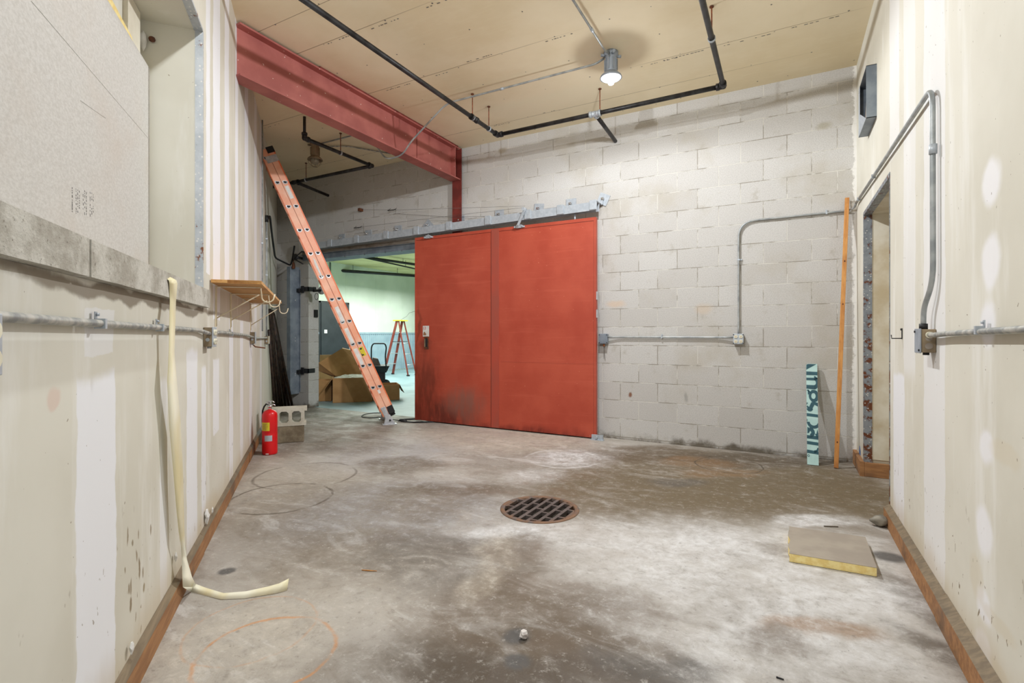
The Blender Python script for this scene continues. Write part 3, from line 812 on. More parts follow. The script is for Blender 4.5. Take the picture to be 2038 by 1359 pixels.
sprinkler('sprinkler_pipe', 'long black iron sprinkler pipe looping under the lamp-lit ceiling', (-1.7, 4.81, PZ),
          [[(-2.78, 1.70, PZ), (-2.78, 4.81, PZ)], [(-2.78, 4.81, PZ), (-.476, 4.81, PZ)], [(-.476, 4.81, PZ), (-.476, -.3, PZ)], [(-1.66, 4.83, PZ), (-1.66, 5.4995, PZ-.04)]],
          [('elbow', (-2.78, 4.81, PZ), ((0, -1, 0), (1, 0, 0))), ('elbow', (-.476, 4.81, PZ), ((-1, 0, 0), (0, -1, 0))), ('tee', (-1.66, 4.81, PZ), ((-1, 0, 0), (1, 0, 0), (0, 1, 0))),
           ('coupling', (-2.78, 4.33, PZ), ((0, -1, 0), (0, 1, 0)))],
          [(-2.78, 4.62, 'y'), (-2.78, 4.3, 'y'), (-1.61, 4.81, 'x'), (-.476, 4.0, 'y')])
a = atz(606, 275, PZ); b = atz(740, 330, PZ)
yb = b.y
sprinkler('sprinkler_pipe', 'dark sprinkler pipe with an upturned end, beyond the red beam', (a.x, a.y, PZ),
          [[(a.x, a.y, PZ), (a.x, yb, PZ)], [(a.x, yb, PZ), (-6.75, yb, PZ)], [(-6.2, yb, PZ), (-6.2, 5.4995, PZ-.05)]],
          [('elbow', (a.x, a.y, PZ), ((0, 1, 0), (0, 0, 1))), ('elbow', (a.x, yb, PZ), ((0, -1, 0), (-1, 0, 0))), ('coupling', (-6.2, yb, PZ), ((-1, 0, 0), (1, 0, 0), (0, 1, 0)))],
          [(a.x, 4.38, 'y'), (-5.98, yb, 'x')], [[(a.x, a.y, PZ+.02), (a.x, a.y, CZ-.001)]])

# ------------------------------------------------------------------ ceiling lamps
def lamp(label, loc, lit, metal):
    t = thing('ceiling_lamp', label, 'lamp', loc, 0.0)
    mb = MB()
    mb.lathe([(0, 0), (.062, 0), (.062, -.028), (.05, -.035), (.046, -.05), (.050, -.12), (.052, -.165), (.047, -.175), (0, -.175)], (0, 0, -.0005), 28)
    obj('housing', mb, metal, t, local=True)
    for k in range(4):
        a = k*PI/2+.6; c, s = math.cos(a), math.sin(a)
        obj('hub_boss', MB().cyl((.05*c, .05*s, -.03), (.088*c, .088*s, -.03), .013, 10), metal, t, local=True)
    mb = MB()
    for k in range(10):
        a = k*PI/5; c, s = math.cos(a), math.sin(a)
        mb.box((-.002, .046, -.16), (.002, .058, -.06), Matrix.Rotation(a, 4, 'Z'))
    obj('cooling_fin', mb, metal, t, local=True)
    mb = MB()
    mb.lathe([(.045, -.17), (.062, -.18), (.088, -.205), (.094, -.222), (.090, -.224), (.084, -.21), (.058, -.188), (.045, -.18)], (0, 0, 0), 36)
    obj('reflector', mb, metal, t, local=True)
    mb = MB()
    for k in range(8):
        a = k*PI/4; c, s = math.cos(a), math.sin(a)
        mb.tube([(.085*c, .085*s, -.222), (.070*c, .070*s, -.27), (.03*c, .03*s, -.305), (0, 0, -.31)], .0022, 6)
    if not lit:
        obj('wire_guard', mb, metal, t, local=True)
        mb = MB(); mb.lathe([(.03, -.175), (.05, -.2), (.055, -.23), (.045, -.26), (.02, -.275), (0, -.277)], (0, 0, 0), 24)
        obj('glass_globe', mb, 'unlit', t, local=True)
    else:
        mb = MB(); mb.lathe([(0, -.2), (.02, -.205), (.03, -.225), (.032, -.25), (.022, -.275), (0, -.285)], (0, 0, 0), 24)
        obj('bulb', mb, 'lit', t, local=True)
        mb = MB(); mb.lathe([(.03, -.200), (.078, -.212), (.086, -.2215), (.080, -.228), (.03, -.226)], (0, 0, 0), 30)
        obj('refractor_glass', mb, 'glow', t, local=True)
    return t
lamp('lit gray ceiling lamp with a glowing glass ring and bulb, before the block wall', LAMP, True, 'lampmetal')
lamp('ceiling lamp hung at the near end of the straight ceiling conduit, above the boarded recess', LAMP_B, True, 'lampmetal')
pb = atz(627, 284, CZ)
lamp('unlit dusty caged ceiling lamp beyond the red beam', pb, False, 'lampmetal_old')

def conduit(name, label, pts, r=.009, mat='emt', fillet=.08, clips=(), group=None, couple=()):
    t = thing(name, label, 'conduit', tuple(Vector(pts[0])))
    obj('tube', MB().tube(pts, r, 12, fillet=fillet), mat, t)
    for (p, n, up) in clips:
        p = Vector(p); n = Vector(n).normalized(); up = Vector(up).normalized()
        sd = n.cross(up)
        Mx = Matrix((( sd.x, up.x, n.x, p.x), (sd.y, up.y, n.y, p.y), (sd.z, up.z, n.z, p.z), (0, 0, 0, 1)))
        mb = MB().box((-.007, -r*1.3, -.012), (.007, r*1.3, r*1.25), Mx).box((-.007, r*1.2, -.012), (.007, r+.022, -.009), Mx)
        mb.cyl(Mx @ Vector((0, r+.014, -.010)), Mx @ Vector((0, r+.014, -.002)), .004, 8)
        obj('strap', mb, 'galv', t)
    for (p, d) in couple:
        p = Vector(p); d = Vector(d).normalized()
        obj('coupling', MB().cyl(p-d*.02, p+d*.02, r*1.4, 12), 'galv', t)
    return t
LX, LY = LAMP.x, LAMP.y
conduit('ceiling_conduit', 'steel conduit running back from the lit lamp toward the viewer', [(LX, LY-.06, 3.565), (LX, LY-.16, 3.535), (LX+.0, 1.05, 3.535)], fillet=.05, couple=(((LX, 3.75, 3.535), (0, 1, 0)),))
conduit('ceiling_conduit', 'steel conduit from the lit lamp bending down under the red beam', [(LX-.06, LY, 3.565), (LX-.14, LY, 3.535), (-3.05, 4.23, 3.535), (-3.56, 4.27, 3.24), (-3.72, 4.33, 3.145), (-3.98, 4.35, 3.145), (-4.3, 4.38, 3.535), (pb.x+.09, pb.y, 3.57)], fillet=.10, couple=(((-2.4, 4.235, 3.535), (1, 0, 0)),))
conduit('ceiling_conduit', 'steel conduit behind the unlit lamp running toward the block wall', [(pb.x+.02, pb.y+.07, 3.57), (pb.x+.3, pb.y+.25, 3.585), (-4.55, 5.30, 3.585)], .008, 'emt_paint', fillet=.05)

# ------------------------------------------------------------------ sliding fire door
DY = 5.36
dx0, dx1 = aty(826, 660, DY).x, aty(1186, 660, DY).x
t = thing('sliding_fire_door', 'large red sliding metal fire door hanging on a track', 'door', ((dx0+dx1)/2, DY+.03, 0))
sx0, sx1 = aty(978, 660, DY).x, aty(993, 660, DY).x
obj('door_leaf', MB().box((dx0, DY, .018), (sx0+.004, DY+.055, 2.455)), 'door_red', t, bevel=.004)
obj('door_leaf', MB().box((sx1-.004, DY, .014), (dx1, DY+.055, 2.468)), 'door_red', t, bevel=.004)
obj('seam_strip', MB().box((sx0, DY-.003, .016), (sx1, DY+.052, 2.46)), 'door_strip', t, bevel=.001)
obj('seam_shade_line', MB().box((sx0-.005, DY-.0035, .016), (sx0-.0003, DY-.0002, 2.45)), 'door_gap_shade', t)  # thin dark line painting the shadow gap beside the seam strip
obj('seam_shade_line', MB().box((sx1+.0003, DY-.0015, .016), (sx1+.003, DY-.0002, 2.45)), 'door_strip', t)
mb = MB()
for (x0, x1, z0, z1) in ((dx0, dx1, 2.43, 2.466), (dx0, dx1, .015, .05)):
    mb.box((x0, DY-.0025, z0), (x1, DY-.0003, z1))
mb.box((dx1-.022, DY-.004, .05), (dx1, DY-.0003, 2.43)); mb.box((dx0, DY-.004, .05), (dx0+.018, DY-.0003, 2.43))
obj('edge_binding', mb, 'door_red', t)
obj('crease_line', MB().box((dx0+.01, DY-.0012, 2.425), (dx1-.022, DY-.0002, 2.429)), 'door_gap_shade', t)
obj('crease_line', MB().box((dx1-.0255, DY-.0012, .05), (dx1-.0222, DY-.0002, 2.425)), 'door_gap_shade', t)
obj('crease_line', MB().box((sx1+.02, DY-.0012, .83), (dx1-.03, DY-.0002, .832)), 'door_strip', t)
hp = aty(849, 682, DY)
h = obj('handle_plate', MB().box((hp.x-.035, DY-.005, hp.z-.085), (hp.x+.035, DY-.0005, hp.z+.085)), 'rust', t, bevel=.002)
obj('recessed_pull', MB().box((hp.x-.018, DY-.009, hp.z-.055), (hp.x+.018, DY-.004, hp.z+.06)), 'blackpaint', h)
obj('pull_lip', MB().box((hp.x-.026, DY-.016, hp.z-.055), (hp.x-.014, DY-.004, hp.z+.05)), 'lampmetal_old', h)
sp_ = aty(848, 659, DY)
sg = obj('paper_notice', MB().box((sp_.x-.052, DY-.0035, sp_.z-.072), (sp_.x+.052, DY-.0025, sp_.z+.072)), 'white', t, label='small white notice with a red number')
RB = Matrix.Rotation(PI/2, 4, 'X')
text('notice_number', '13', .05, 'red_text', sg, Matrix.Translation((sp_.x-.022, DY-.0042, sp_.z+.038)) @ RB)
mb = MB().prism([(sp_.x-.045, DY-.0045, sp_.z-.055), (sp_.x+.005, DY-.0045, sp_.z-.055), (sp_.x+.002, DY-.0045, sp_.z-.03), (sp_.x-.025, DY-.0045, sp_.z-.005), (sp_.x-.04, DY-.0045, sp_.z-.02)], (0, .0009, 0))
obj('notice_drawing', mb, 'brown_ink', sg)
for px, py in ((852, 470), (1033, 452)):
    p = aty(px, py, DY-.02)
    mb = MB().box((p.x-.07, DY-.02, 2.44), (p.x+.07, DY-.004, 2.458)).box((p.x-.035, DY-.03, 2.435), (p.x+.03, DY-.004, 2.475))
    mb.cyl((p.x-.05, DY-.035, 2.45), (p.x-.05, DY-.0, 2.45), .012, 10).cyl((p.x+.045, DY-.035, 2.455), (p.x+.045, DY, 2.455), .010, 10).cyl((p.x, DY-.02, 2.45), (p.x, DY-.02, 2.51), .006, 8)
    obj('hanger_clamp', mb, 'galv', t)
p = aty(1143, 428, DY-.01); obj('hanger_clamp', MB().cyl((p.x, DY+.01, 2.44), (p.x, DY+.01, 2.53), .010, 8), 'galv', t)
obj('floor_guide', MB().box((dx1-.04, DY-.03, 0.0), (dx1+.09, DY-.006, .055)).cyl((dx1+.02, DY-.05, .03), (dx1+.02, DY-.02, .03), .014, 10).box((dx1-.05, DY-.06, 0), (dx1+.1, DY-.0, .006)), 'galv', None, label='small steel floor guide at the right foot of the red door', cat='bracket', kind='thing')
# two tall slit brackets on the trailing edge
for zz in (1.55, 1.35): obj('edge_bracket', MB().box((dx1, DY+.01, zz), (dx1+.01, DY+.05, zz+.09)), 'alum', t)

# track on the block wall
def track():
    xa, za = -6.42, 2.505; xb, zb = -1.815, 2.578
    t = thing('door_track', 'galvanized steel track above the red door', 'track', ((xa+xb)/2, 5.3, (za+zb)/2))
    y0, y1 = 5.315, 5.40
    def Z(x): return za+(zb-za)*(x-xa)/(xb-xa)
    mb = MB(); h = .045
    mb.hexa([Vector(p) for p in ((xa, y0, Z(xa)-h), (xb, y0, Z(xb)-h), (xb, y0+.004, Z(xb)-h), (xa, y0+.004, Z(xa)-h), (xa, y0, Z(xa)+h), (xb, y0, Z(xb)+h), (xb, y0+.004, Z(xb)+h), (xa, y0+.004, Z(xa)+h))])
    mb.hexa([Vector(p) for p in ((xa, y0, Z(xa)+h), (xb, y0, Z(xb)+h), (xb, y1, Z(xb)+h), (xa, y1, Z(xa)+h), (xa, y0, Z(xa)+h+.004), (xb, y0, Z(xb)+h+.004), (xb, y1, Z(xb)+h+.004), (xa, y1, Z(xa)+h+.004))])
    mb.hexa([Vector(p) for p in ((xa, y1, Z(xa)-h), (xb, y1, Z(xb)-h), (xb, y1+.004, Z(xb)-h), (xa, y1+.004, Z(xa)-h), (xa, y1, Z(xa)+h+.004), (xb, y1, Z(xb)+h+.004), (xb, y1+.004, Z(xb)+h+.004), (xa, y1+.004, Z(xa)+h+.004))])
    obj('rail', mb, 'galv', t)
    for i, px in enumerate((656, 709, 768, 828, 893, 971, 1050, 1115, 1180)):
        x = aty(px, 450, 5.31).x
        z = Z(x)
        mb = MB().box((x-.04, y0-.012, z-h+.006), (x+.04, y0-.001, z+h+.022)).box((x-.045, y0-.006, z+h+.006), (x+.045, 5.47, z+h+.012))
        mb.box((x-.03, y0+.03, z+h+.010), (x+.03, 5.49, z+h+.016)).box((x+.005, 5.46, z+h), (x+.06, 5.49, z+h+.05))
        br = obj('track_bracket', mb, 'galv', t, bevel=.0015)
        rot = PI/4 if i == 3 else (.45 if i == 8 else (.12 if i == 6 else 0.0)); a = .062
        cx_, cz_ = x+.06, z+h+.065
        mb = MB()
        mb.box((-a, -.003, -a), (a, .003, a), Matrix.Translation((cx_, 5.492, cz_)) @ Matrix.Rotation(rot, 4, 'Y'))
        obj('wall_plate', mb, 'galv', br)
        obj('bolt', MB().cyl((cx_-.005, 5.44, cz_), (cx_-.005, 5.492, cz_), .009, 8).cyl((cx_-.005, 5.472, cz_), (cx_-.005, 5.482, cz_), .019, 6), 'chrome', br)
    # bell-crank lever at the middle bracket
    x = aty(1043, 430, 5.3).x
    A, B = Vector((x+.02, 5.285, 2.64)), Vector((x-.08, 5.295, 2.46))
    d = (B-A).normalized(); sd = Vector((d.z, 0, -d.x))*.016
    mb = MB().prism([A+sd, A-sd, B-sd, B+sd], (0, .006, 0)).cyl(A+Vector((-.02, -.01, 0)), A+Vector((-.02, .05, 0)), .022, 14)
    obj('release_lever', mb, 'galv', t)
    return t
track()
# cables
def wires():
    t = thing('release_cable', 'thin steel release cables strung above the door track', 'cable', (-4.5, 5.44, 2.8))
    def P(px, py, y=5.44): return aty(px, py, y)
    for k, path in enumerate(([P(715, 417), P(783, 418), P(1045, 410, 5.30)], [P(716, 452), P(893, 430), P(1042, 413, 5.30)], [P(783, 425), P(900, 432), P(973, 430)])):
        obj('cable', MB().tube(path, .0018, 5), 'wire', t)
    for (px, py) in ((780, 418), (712, 453)):
        p = P(px, py); obj('fusible_link', MB().box((p.x-.07, 5.435, p.z-.006), (p.x+.07, 5.443, p.z+.006)).cyl(p+Vector((-.08, -.004, 0)), p+Vector((-.02, -.004, .02)), .004, 6).cyl(p+Vector((.02, -.004, -.01)), p+Vector((.09, -.004, .015)), .004, 6), 'wire', t)
    p = P(715, 417); obj('anchor', MB().box((p.x-.02, 5.43, p.z-.02), (p.x+.02, 5.499, p.z+.02)), 'rust', t)
wires()
# header members above the opening
obj('header_plank', MB().box((OX0-.1, 5.46, 2.425), (OX1+.25, 5.4995, 2.475)), 'plank_gray', label='weathered wooden header plank between the track and the lintel', cat='plank', bevel=.003)
t = thing('steel_lintel', 'gray steel channel lintel across the top of the doorway', 'lintel', (-5.5, 5.47, 2.33))
obj('channel_web', MB().box((OX0-.1, 5.47, 2.335), (OX1+.25, 5.478, 2.42)), 'galv_dark', t)
obj('channel_flange', MB().box((OX0+.001, 5.44, 2.330), (OX1-.001, 5.70, 2.337)).box((OX0-.1, 5.44, 2.414), (OX1+.25, 5.4695, 2.42)), 'galv_dark', t)
mb = MB()
for x in (-6.2, -5.8, -5.4, -5.0, -4.7): mb.cyl((x, 5.455, 2.325), (x, 5.455, 2.345), .010, 8)
obj('bolt', mb, 'wire', t)

# counterweight box beside the doorway
p = aty(596, 660, 5.5)
t = thing('counterweight_box', 'tall gray steel counterweight box fixed beside the doorway', 'box', (p.x-.04, 5.42, .21))
obj('box_shell', MB().box((p.x-.085, 5.33, .215), (p.x, 5.4995, 2.24)), 'galv_dark', t, bevel=.003)
obj('mounting_flange', MB().box((p.x, 5.492, .25), (p.x+.025, 5.4995, 2.2)), 'galv_dark', t)
for z in (.5, .53, 1.05, 1.1, 1.7): obj('paint_chip', MB().box((p.x, 5.42, z), (p.x+.002, 5.425, z+.02)), 'white', t)
# pulley above it
pc = aty(588, 512, 5.36)
t = thing('cable_pulley', 'rusty cable pulley bracket above the counterweight box', 'pulley', tuple(pc))
AX = Matrix.Rotation(PI/2, 3, 'X')
obj('wheel', MB().lathe([(0, -.012), (.05, -.012), (.05, -.006), (.04, 0), (.05, .006), (.05, .012), (0, .012)], pc, 22, AX), 'blackpaint', t)
obj('bracket_arm', MB().box((pc.x-.015, pc.y+.02, pc.z-.02), (pc.x+.015, 5.499, pc.z+.02)).cyl(pc+Vector((-.0, -.02, -.01)), pc+Vector((.18, -.03, .07)), .008, 8).cyl(pc+Vector((.02, -.02, -.04)), pc+Vector((.2, -.02, -.12)), .010, 8).cyl(pc+Vector((.18, -.03, .07)), pc+Vector((.26, -.03, .055)), .012, 8), 'blackpaint', t)
mb = MB()
for k in range(7): mb.lathe([(.006, -.002), (.010, 0), (.006, .002), (.002, 0), (.006, -.002)], pc+Vector((-.045, 0, -.03-k*.016)), 10, Matrix.Rotation(PI/2*(k % 2), 3, 'Z') @ AX)
obj('chain', mb, 'rust', t)
obj('weight_cone', MB().lathe([(.004, 0), (.022, -.03), (.026, -.10), (.01, -.11), (0, -.11)], pc+Vector((-.045, 0, -.07)), 14), 'rust', t)

# straps on the block pier
for (y_, lab, grp) in ((738, 'lower black steel strap bent round the block pier', None), (575, 'upper black steel strap round the block pier by the pulley', None)):
    z = aty(612, y_, 5.49).z; x0 = aty(603, y_, 5.49).x
    mb = MB().box((x0, 5.486, z-.035), (OX0+.008, 5.4995, z+.035)).box((OX0+.0005, 5.486, z-.035), (OX0+.008, 5.62, z+.035))
    o = obj('steel_strap', mb, 'blackpaint', label=lab, cat='strap')
    obj('strap_bracket', MB().box((x0-.03, 5.47, z-.06), (x0+.03, 5.486, z+.05)).box((x0-.09, 5.44, z-.045), (x0-.04, 5.4995, z+.01)), 'black', o)
pw = aty(640, 578, 5.46)
t = thing('guide_pulley', 'pale round pulley wheel at the upper strap on the pier', 'pulley', tuple(pw))
AYX = Matrix.Rotation(PI/2, 3, 'X')
obj('wheel', MB().lathe([(.012, -.014), (.062, -.014), (.062, -.006), (.052, 0), (.062, .006), (.062, .014), (.012, .014)], pw, 26, AYX), 'alum', t)
obj('hub', MB().cyl(pw+Vector((0, -.02, 0)), pw+Vector((0, .02, 0)), .014, 12), 'black', t)
obj('fork', MB().box((pw.x-.17, 5.44, pw.z-.02), (pw.x+.0, 5.446, pw.z+.02)).box((pw.x-.17, 5.44, pw.z-.01), (pw.x-.15, 5.4855, pw.z+.06)), 'blackpaint', t)
obj('ring', MB().tube([pw+Vector((-.10+.04*math.cos(a*.4), -.01, -.09+.05*math.sin(a*.4))) for a in range(17)], .004, 6), 'blackpaint', t)

# ------------------------------------------------------------------ extension ladder
def ladder():
    A = atz(781, 838, .04); B = lp(529, 296, .03)
    ax = (B-A).normalized(); length = (B-A).length
    dp_ = Vector((-.38, 1.0)).normalized()
    rd = Vector((dp_.x*CO-dp_.y*SI, dp_.x*SI+dp_.y*CO, 0))        # rung direction, away from the viewer
    rd = (rd - ax*rd.dot(ax)).normalized()
    wd = rd.cross(ax).normalized()
    if (wd.x*CO+wd.y*SI) < 0: wd = -wd                              # towards the right
    t = thing('extension_ladder', 'tall orange fiberglass extension ladder leaning to the ceiling', 'ladder', tuple(A))
    def P(u, w, d): return A+ax*u+wd*w+rd*d
    def slab(mb, u0, u1, w0, w1, d0, d1):
        mb.hexa([P(u, w, d) for d in (d0, d1) for (u, w) in ((u0, w0), (u1, w0), (u1, w1), (u0, w1))])
    W = .082; TW = .004; FL = .03
    tops = (length-.03, length)
    for sec in (0, 1):
        w0 = -.082+sec*.083; w1 = w0+W
        u0 = .10 if sec == 0 else .16; u1 = length-(.0 if sec == 0 else .02)
        for side in (0, 1):
            d0 = 0 if side == 0 else .40
            mb = MB()
            if side == 0: slab(mb, u0, u1, w0, w1, d0, d0+TW)
            else: slab(mb, u0, u1, w0, w1, d0+FL-TW, d0+FL)
            slab(mb, u0, u1, w0, w0+TW, d0, d0+FL); slab(mb, u0, u1, w1-TW, w1, d0, d0+FL)
            obj('side_rail', mb, 'orange_pale' if (sec == 0 or True) else 'orange', t)
            if side == 0:
                mb = MB(); slab(mb, u0, u1, w0+(.0 if sec == 0 else W-.014), w0+(.007 if sec == 0 else W), -.0012, 0.0)
                obj('rail_edge', mb, 'orange', t)
    # rungs: u position measured along the rail
    u_first = .205; step = .3048
    for i in range(12):
        for sec in (0, 1):
            w = -.041+sec*.083; u = u_first+i*step-(0.022*sec)
            mb = MB(); seg = 14; ring = []
            # flat-topped D section
            up = Vector((0, 0, 1)); up = (up-rd*up.dot(rd)).normalized(); sd = rd.cross(up)
            def Dp(r):
                pts = []
                for k in range(seg):
                    a_ = 2*PI*k/seg; x, y = math.cos(a_), math.sin(a_)
                    if y > .35: y = .35
                    pts.append(sd*x*r+up*y*r)
                return pts
            c0, c1 = P(u, w, -.004), P(u, w, .434)
            rings = [[c0+q for q in Dp(.029)], [c0+rd*.0005+q for q in Dp(.0195)], [c0+rd*.0034+q for q in Dp(.0195)]]
            vs = [q for r_ in rings for q in r_]
            mb.add(vs, [(r_*seg+k, r_*seg+(k+1) % seg, (r_+1)*seg+(k+1) % seg, (r_+1)*seg+k) for r_ in range(2) for k in range(seg)])
            out = [c0+q for q in Dp(.029)]+[c0+rd*.004+q for q in Dp(.029)]+[c0+rd*.004+q for q in Dp(.018)]+[c1+q for q in Dp(.018)]
            mb.add(out, [(r_*seg+k, r_*seg+(k+1) % seg, (r_+1)*seg+(k+1) % seg, (r_+1)*seg+k) for r_ in range(3) for k in range(seg)])
            rg = obj('rung', mb, 'alum', t)
            obj('hollow_shade_disc', MB().add([c0+rd*.003+q*.99 for q in Dp(.0195)], [tuple(range(seg))]), 'black', rg)  # flat black disc paints the dark inside of the hollow rung
    # feet
    for side in (0, 1):
        d0 = -.012 if side == 0 else .43
        mb = MB()
        slab(mb, .0, .22, -.066, -.005, d0, d0+.010)
        g0 = P(0.0, -.035, d0)
        f = Vector((wd.x, wd.y, 0)).normalized(); rr = Vector((rd.x, rd.y, 0)).normalized()
        base = [Vector((g0.x, g0.y, 0))+f*a_+rr*b_ for a_, b_ in ((-.095, -.03), (.085, -.03), (.085, .05), (-.095, .05))]
        mb.hexa(base+[q+Vector((0, 0, .012)) for q in base])
        mb.prism([Vector((g0.x, g0.y, .012))+f*-.075, Vector((g0.x, g0.y, .012))+f*.065, Vector((g0.x, g0.y, .13))+f*.0, Vector((g0.x, g0.y, .13))+f*-.05], rr*.008)
        ft = obj('foot', mb, 'alum', t, bevel=.002)
        obj('bolt', MB().cyl(g0+Vector((0, 0, .03))-rr*.015, g0+Vector((0, 0, .03))+rr*.02, .012, 10), 'black', ft)
    mb = MB(); slab(mb, .10, .2, .006, .082, -.006, .03); obj('rail_boot', mb, 'black', t)
    mb = MB(); slab(mb, .06, .13, -.01, .075, .03, .42); obj('lower_guide', mb, 'black', t)
    mb = MB(); slab(mb, length-.06, length+.015, -.0, .085, -.004, .03); obj('rail_cap', mb, 'black', t)
    mb = MB(); slab(mb, length-.17, length-.09, -.05, .083, -.006, -.001); obj('guide_bracket', mb, 'alum', t)
    for (u0, u1, w0, w1) in ((2.62, 2.80, -.035, .03), (2.05, 2.36, -.04, -.012), (1.42, 1.62, -.055, -.01), (1.12, 1.33, -.06, -.015), (.83, 1.05, -.062, -.018), (.40, .45, -.01, .02), (3.02, 3.18, .015, .055)):
        mb = MB()
        if (u0, u1) == (2.05, 2.36):
            mb.prism([P(1.98, -.045, -.0018), P(2.02, -.030, -.0018), P(2.24, -.022, -.0018), P(2.28, -.035, -.0018), P(2.2, -.052, -.0018)], rd*.0008); obj('rail_label', mb, 'white', t); continue
        if (u0, u1) == (2.62, 2.80): continue
        slab(mb, u0, u1, w0, w1, -.0018, -.0008)
        obj('rail_label', mb, 'white', t)
    mb = MB(); slab(mb, .92, 1.04, .0, .055, -.0022, -.001); yl = obj('warning_label', mb, 'yellow', t)
    mb = MB(); slab(mb, .93, .945, .004, .03, -.0030, -.0022); slab(mb, .93, .96, .002, .010, -.0030, -.0022); obj('warning_print', mb, 'black', yl)
    mb = MB(); slab(mb, 1.01, 1.03, .01, .035, -.003, -.0022); obj('warning_print', mb, 'black', yl)
ladder()

# cable on the floor by the ladder foot
c1, c2 = atz(838, 838), atz(745, 827)
t = thing('power_cord', 'thin black cord coiled on the floor at the ladder foot', 'cord', (c1.x, c1.y, 0))
pts = []
def camv(dx, dz): return Vector((dx*CO-dz*SI, dx*SI+dz*CO, 0))
for k in range(90):
    a_ = k*2*PI/26
    r1 = .28+.04*math.sin(k*.37); r2 = .17+.03*math.cos(k*.61)
    pts.append(c1+camv(r1*math.cos(a_)-.02*math.sin(k*.1), r2*math.sin(a_)*.75)+Vector((0, 0, .007+.003*(k//26))))
obj('cord_coil', MB().tube(pts, .0055, 8), 'black', t)
pts = [c2+camv(.17*math.cos(k*.21)-.0, .22*math.sin(k*.21))+Vector((0, 0, .007)) for k in range(27)]+[atz(775, 833, .008), atz(788, 836, .02), atz(810, 838, .015)]
obj('cord_loop', MB().tube(pts, .0055, 8), 'black', t)
pk = atz(795, 836, .02)
obj('plug', MB().tube([pk, pk+camv(.05, -.01), pk+camv(.1, -.02)+Vector((0, 0, -.005))], [.012, .018, .01], 10), 'black', t)

# ------------------------------------------------------------------ left wall objects
# concrete sill blocks
sj = sl(178, .03)
for (s0, s1, lab) in ((sj+.006, 2.955, 'rough concrete sill block that ends beside the metal corner bead'), (.10, sj-.006, 'rough concrete sill block cut by the picture edge')):
    mb = MB()
    nseg = 24
    # slightly wavy lower arris
    prev = None
    for k in range(nseg):
        a0 = s0+(s1-s0)*k/nseg; a1 = s0+(s1-s0)*(k+1)/nseg
        z0 = 1.3065+.0008*math.sin(a0*23)*math.sin(a0*7); z1 = 1.3065+.0008*math.sin(a1*23)*math.sin(a1*7)
        z0 = max(z0, 1.3062); z1 = max(z1, 1.3062)
        vs = [L(a0, -.232, 1.3062), L(a1, -.232, 1.3062), L(a1, .032, z1), L(a0, .032, z0), L(a0, -.232, 1.402), L(a1, -.232, 1.402), L(a1, .032, 1.402), L(a0, .032, 1.402)]
        mb.add(vs, [(0, 3, 2, 1), (4, 5, 6, 7), (2, 3, 7, 6), (0, 1, 5, 4)] + ([(0, 4, 7, 3)] if k == 0 else []) + ([(1, 2, 6, 5)] if k == nseg-1 else []))
    obj('concrete_sill', mb, 'concrete', frame=MLEFT, label=lab, cat='sill', group='concrete sill under the boarded recess')
obj('mortar_joint', MB().lbox(sj-.0055, sj+.0055, -.2, .026, 1.3065, 1.40), 'mortar_white', frame=MLEFT, label='pale mortar joint between the two concrete sill blocks', cat='mortar')
# insulation board in the recess
t = thing('insulation_board', 'big gray-faced insulation board filling the wall recess', 'board', tuple(L(1.5, -.25, 1.4)))
obj('core', MB().lbox(.1, 2.90, -.2825, -.236, 1.4025, 2.54), 'foam', t)
o = obj('paper_facing', MB().lbox(.1, 2.905, -.236, -.233, 1.4025, 2.542), 'board', t)
random.seed(3)
for col in range(4):
    mb = MB()
    cx0 = 137+col*14+(6 if col == 0 else 0)
    for k in range(26):
        y_ = 374+k*1.9+col*3
        for q in range(3):
            if random.random() < .45:
                x_ = cx0+q*3.2 if col else cx0
                s_, z_ = onl(x_, y_, -.2328)
                ln = random.uniform(.003, .007)
                mb.lbox(s_, s_+ln, -.2330, -.2326, z_, z_+.0032)
    obj('printed_stamp', mb, 'ink', o)
s_a, z_a = onl(100, 40, -.233); 
mb = MB()
def crease(p, q):
    a_, b_ = onl(p[0], p[1], -.2329), onl(q[0], q[1], -.2329)
    mb.tube([L(a_[0], -.2329, a_[1]), L(b_[0], -.2329, b_[1])], .0012, 5)
crease((62, 2), (295, 275)); crease((160, 200), (210, 235))
obj('crease', mb, 'board', o)
# piece of foam and white board stacked on its top edge
q = onl(258, 74, -.25)[0]
mb = MB().prism([L(.4, -.236, 2.5445), L(q, -.236, 2.5445), L(q-.02, -.236, 2.56), L(.4, -.236, 2.72)], LN*-.045)
obj('foam_wedge', mb, 'foam', label='yellow foam wedge on top of the big insulation board', cat='foam')
mb = MB().lbox(q+.02, 2.86, -.2828, -.262, 2.545, 2.797)
obj('filler_board', mb, 'drywall_white', label='narrow white filler board above the insulation board', cat='board')
e = onl(283, 78, -.26)
mb = MB().lathe([(.004, .05), (.014, .03), (.016, 0), (.012, -.03), (.004, -.05), (0, -.055)], L(2.905, -.262, 2.68), 10)
obj('caulk_blob', mb, 'mortar_white', label='white drip of caulk in the top corner of the recess', cat='caulk')
obj('rust_knob', MB().lathe([(0, .016), (.013, .009), (.016, 0), (.013, -.009), (0, -.016)], L(2.913, -.225, 2.70), 10), 'rust', label='small rust-brown knob beside the white caulk drip', cat='fitting')

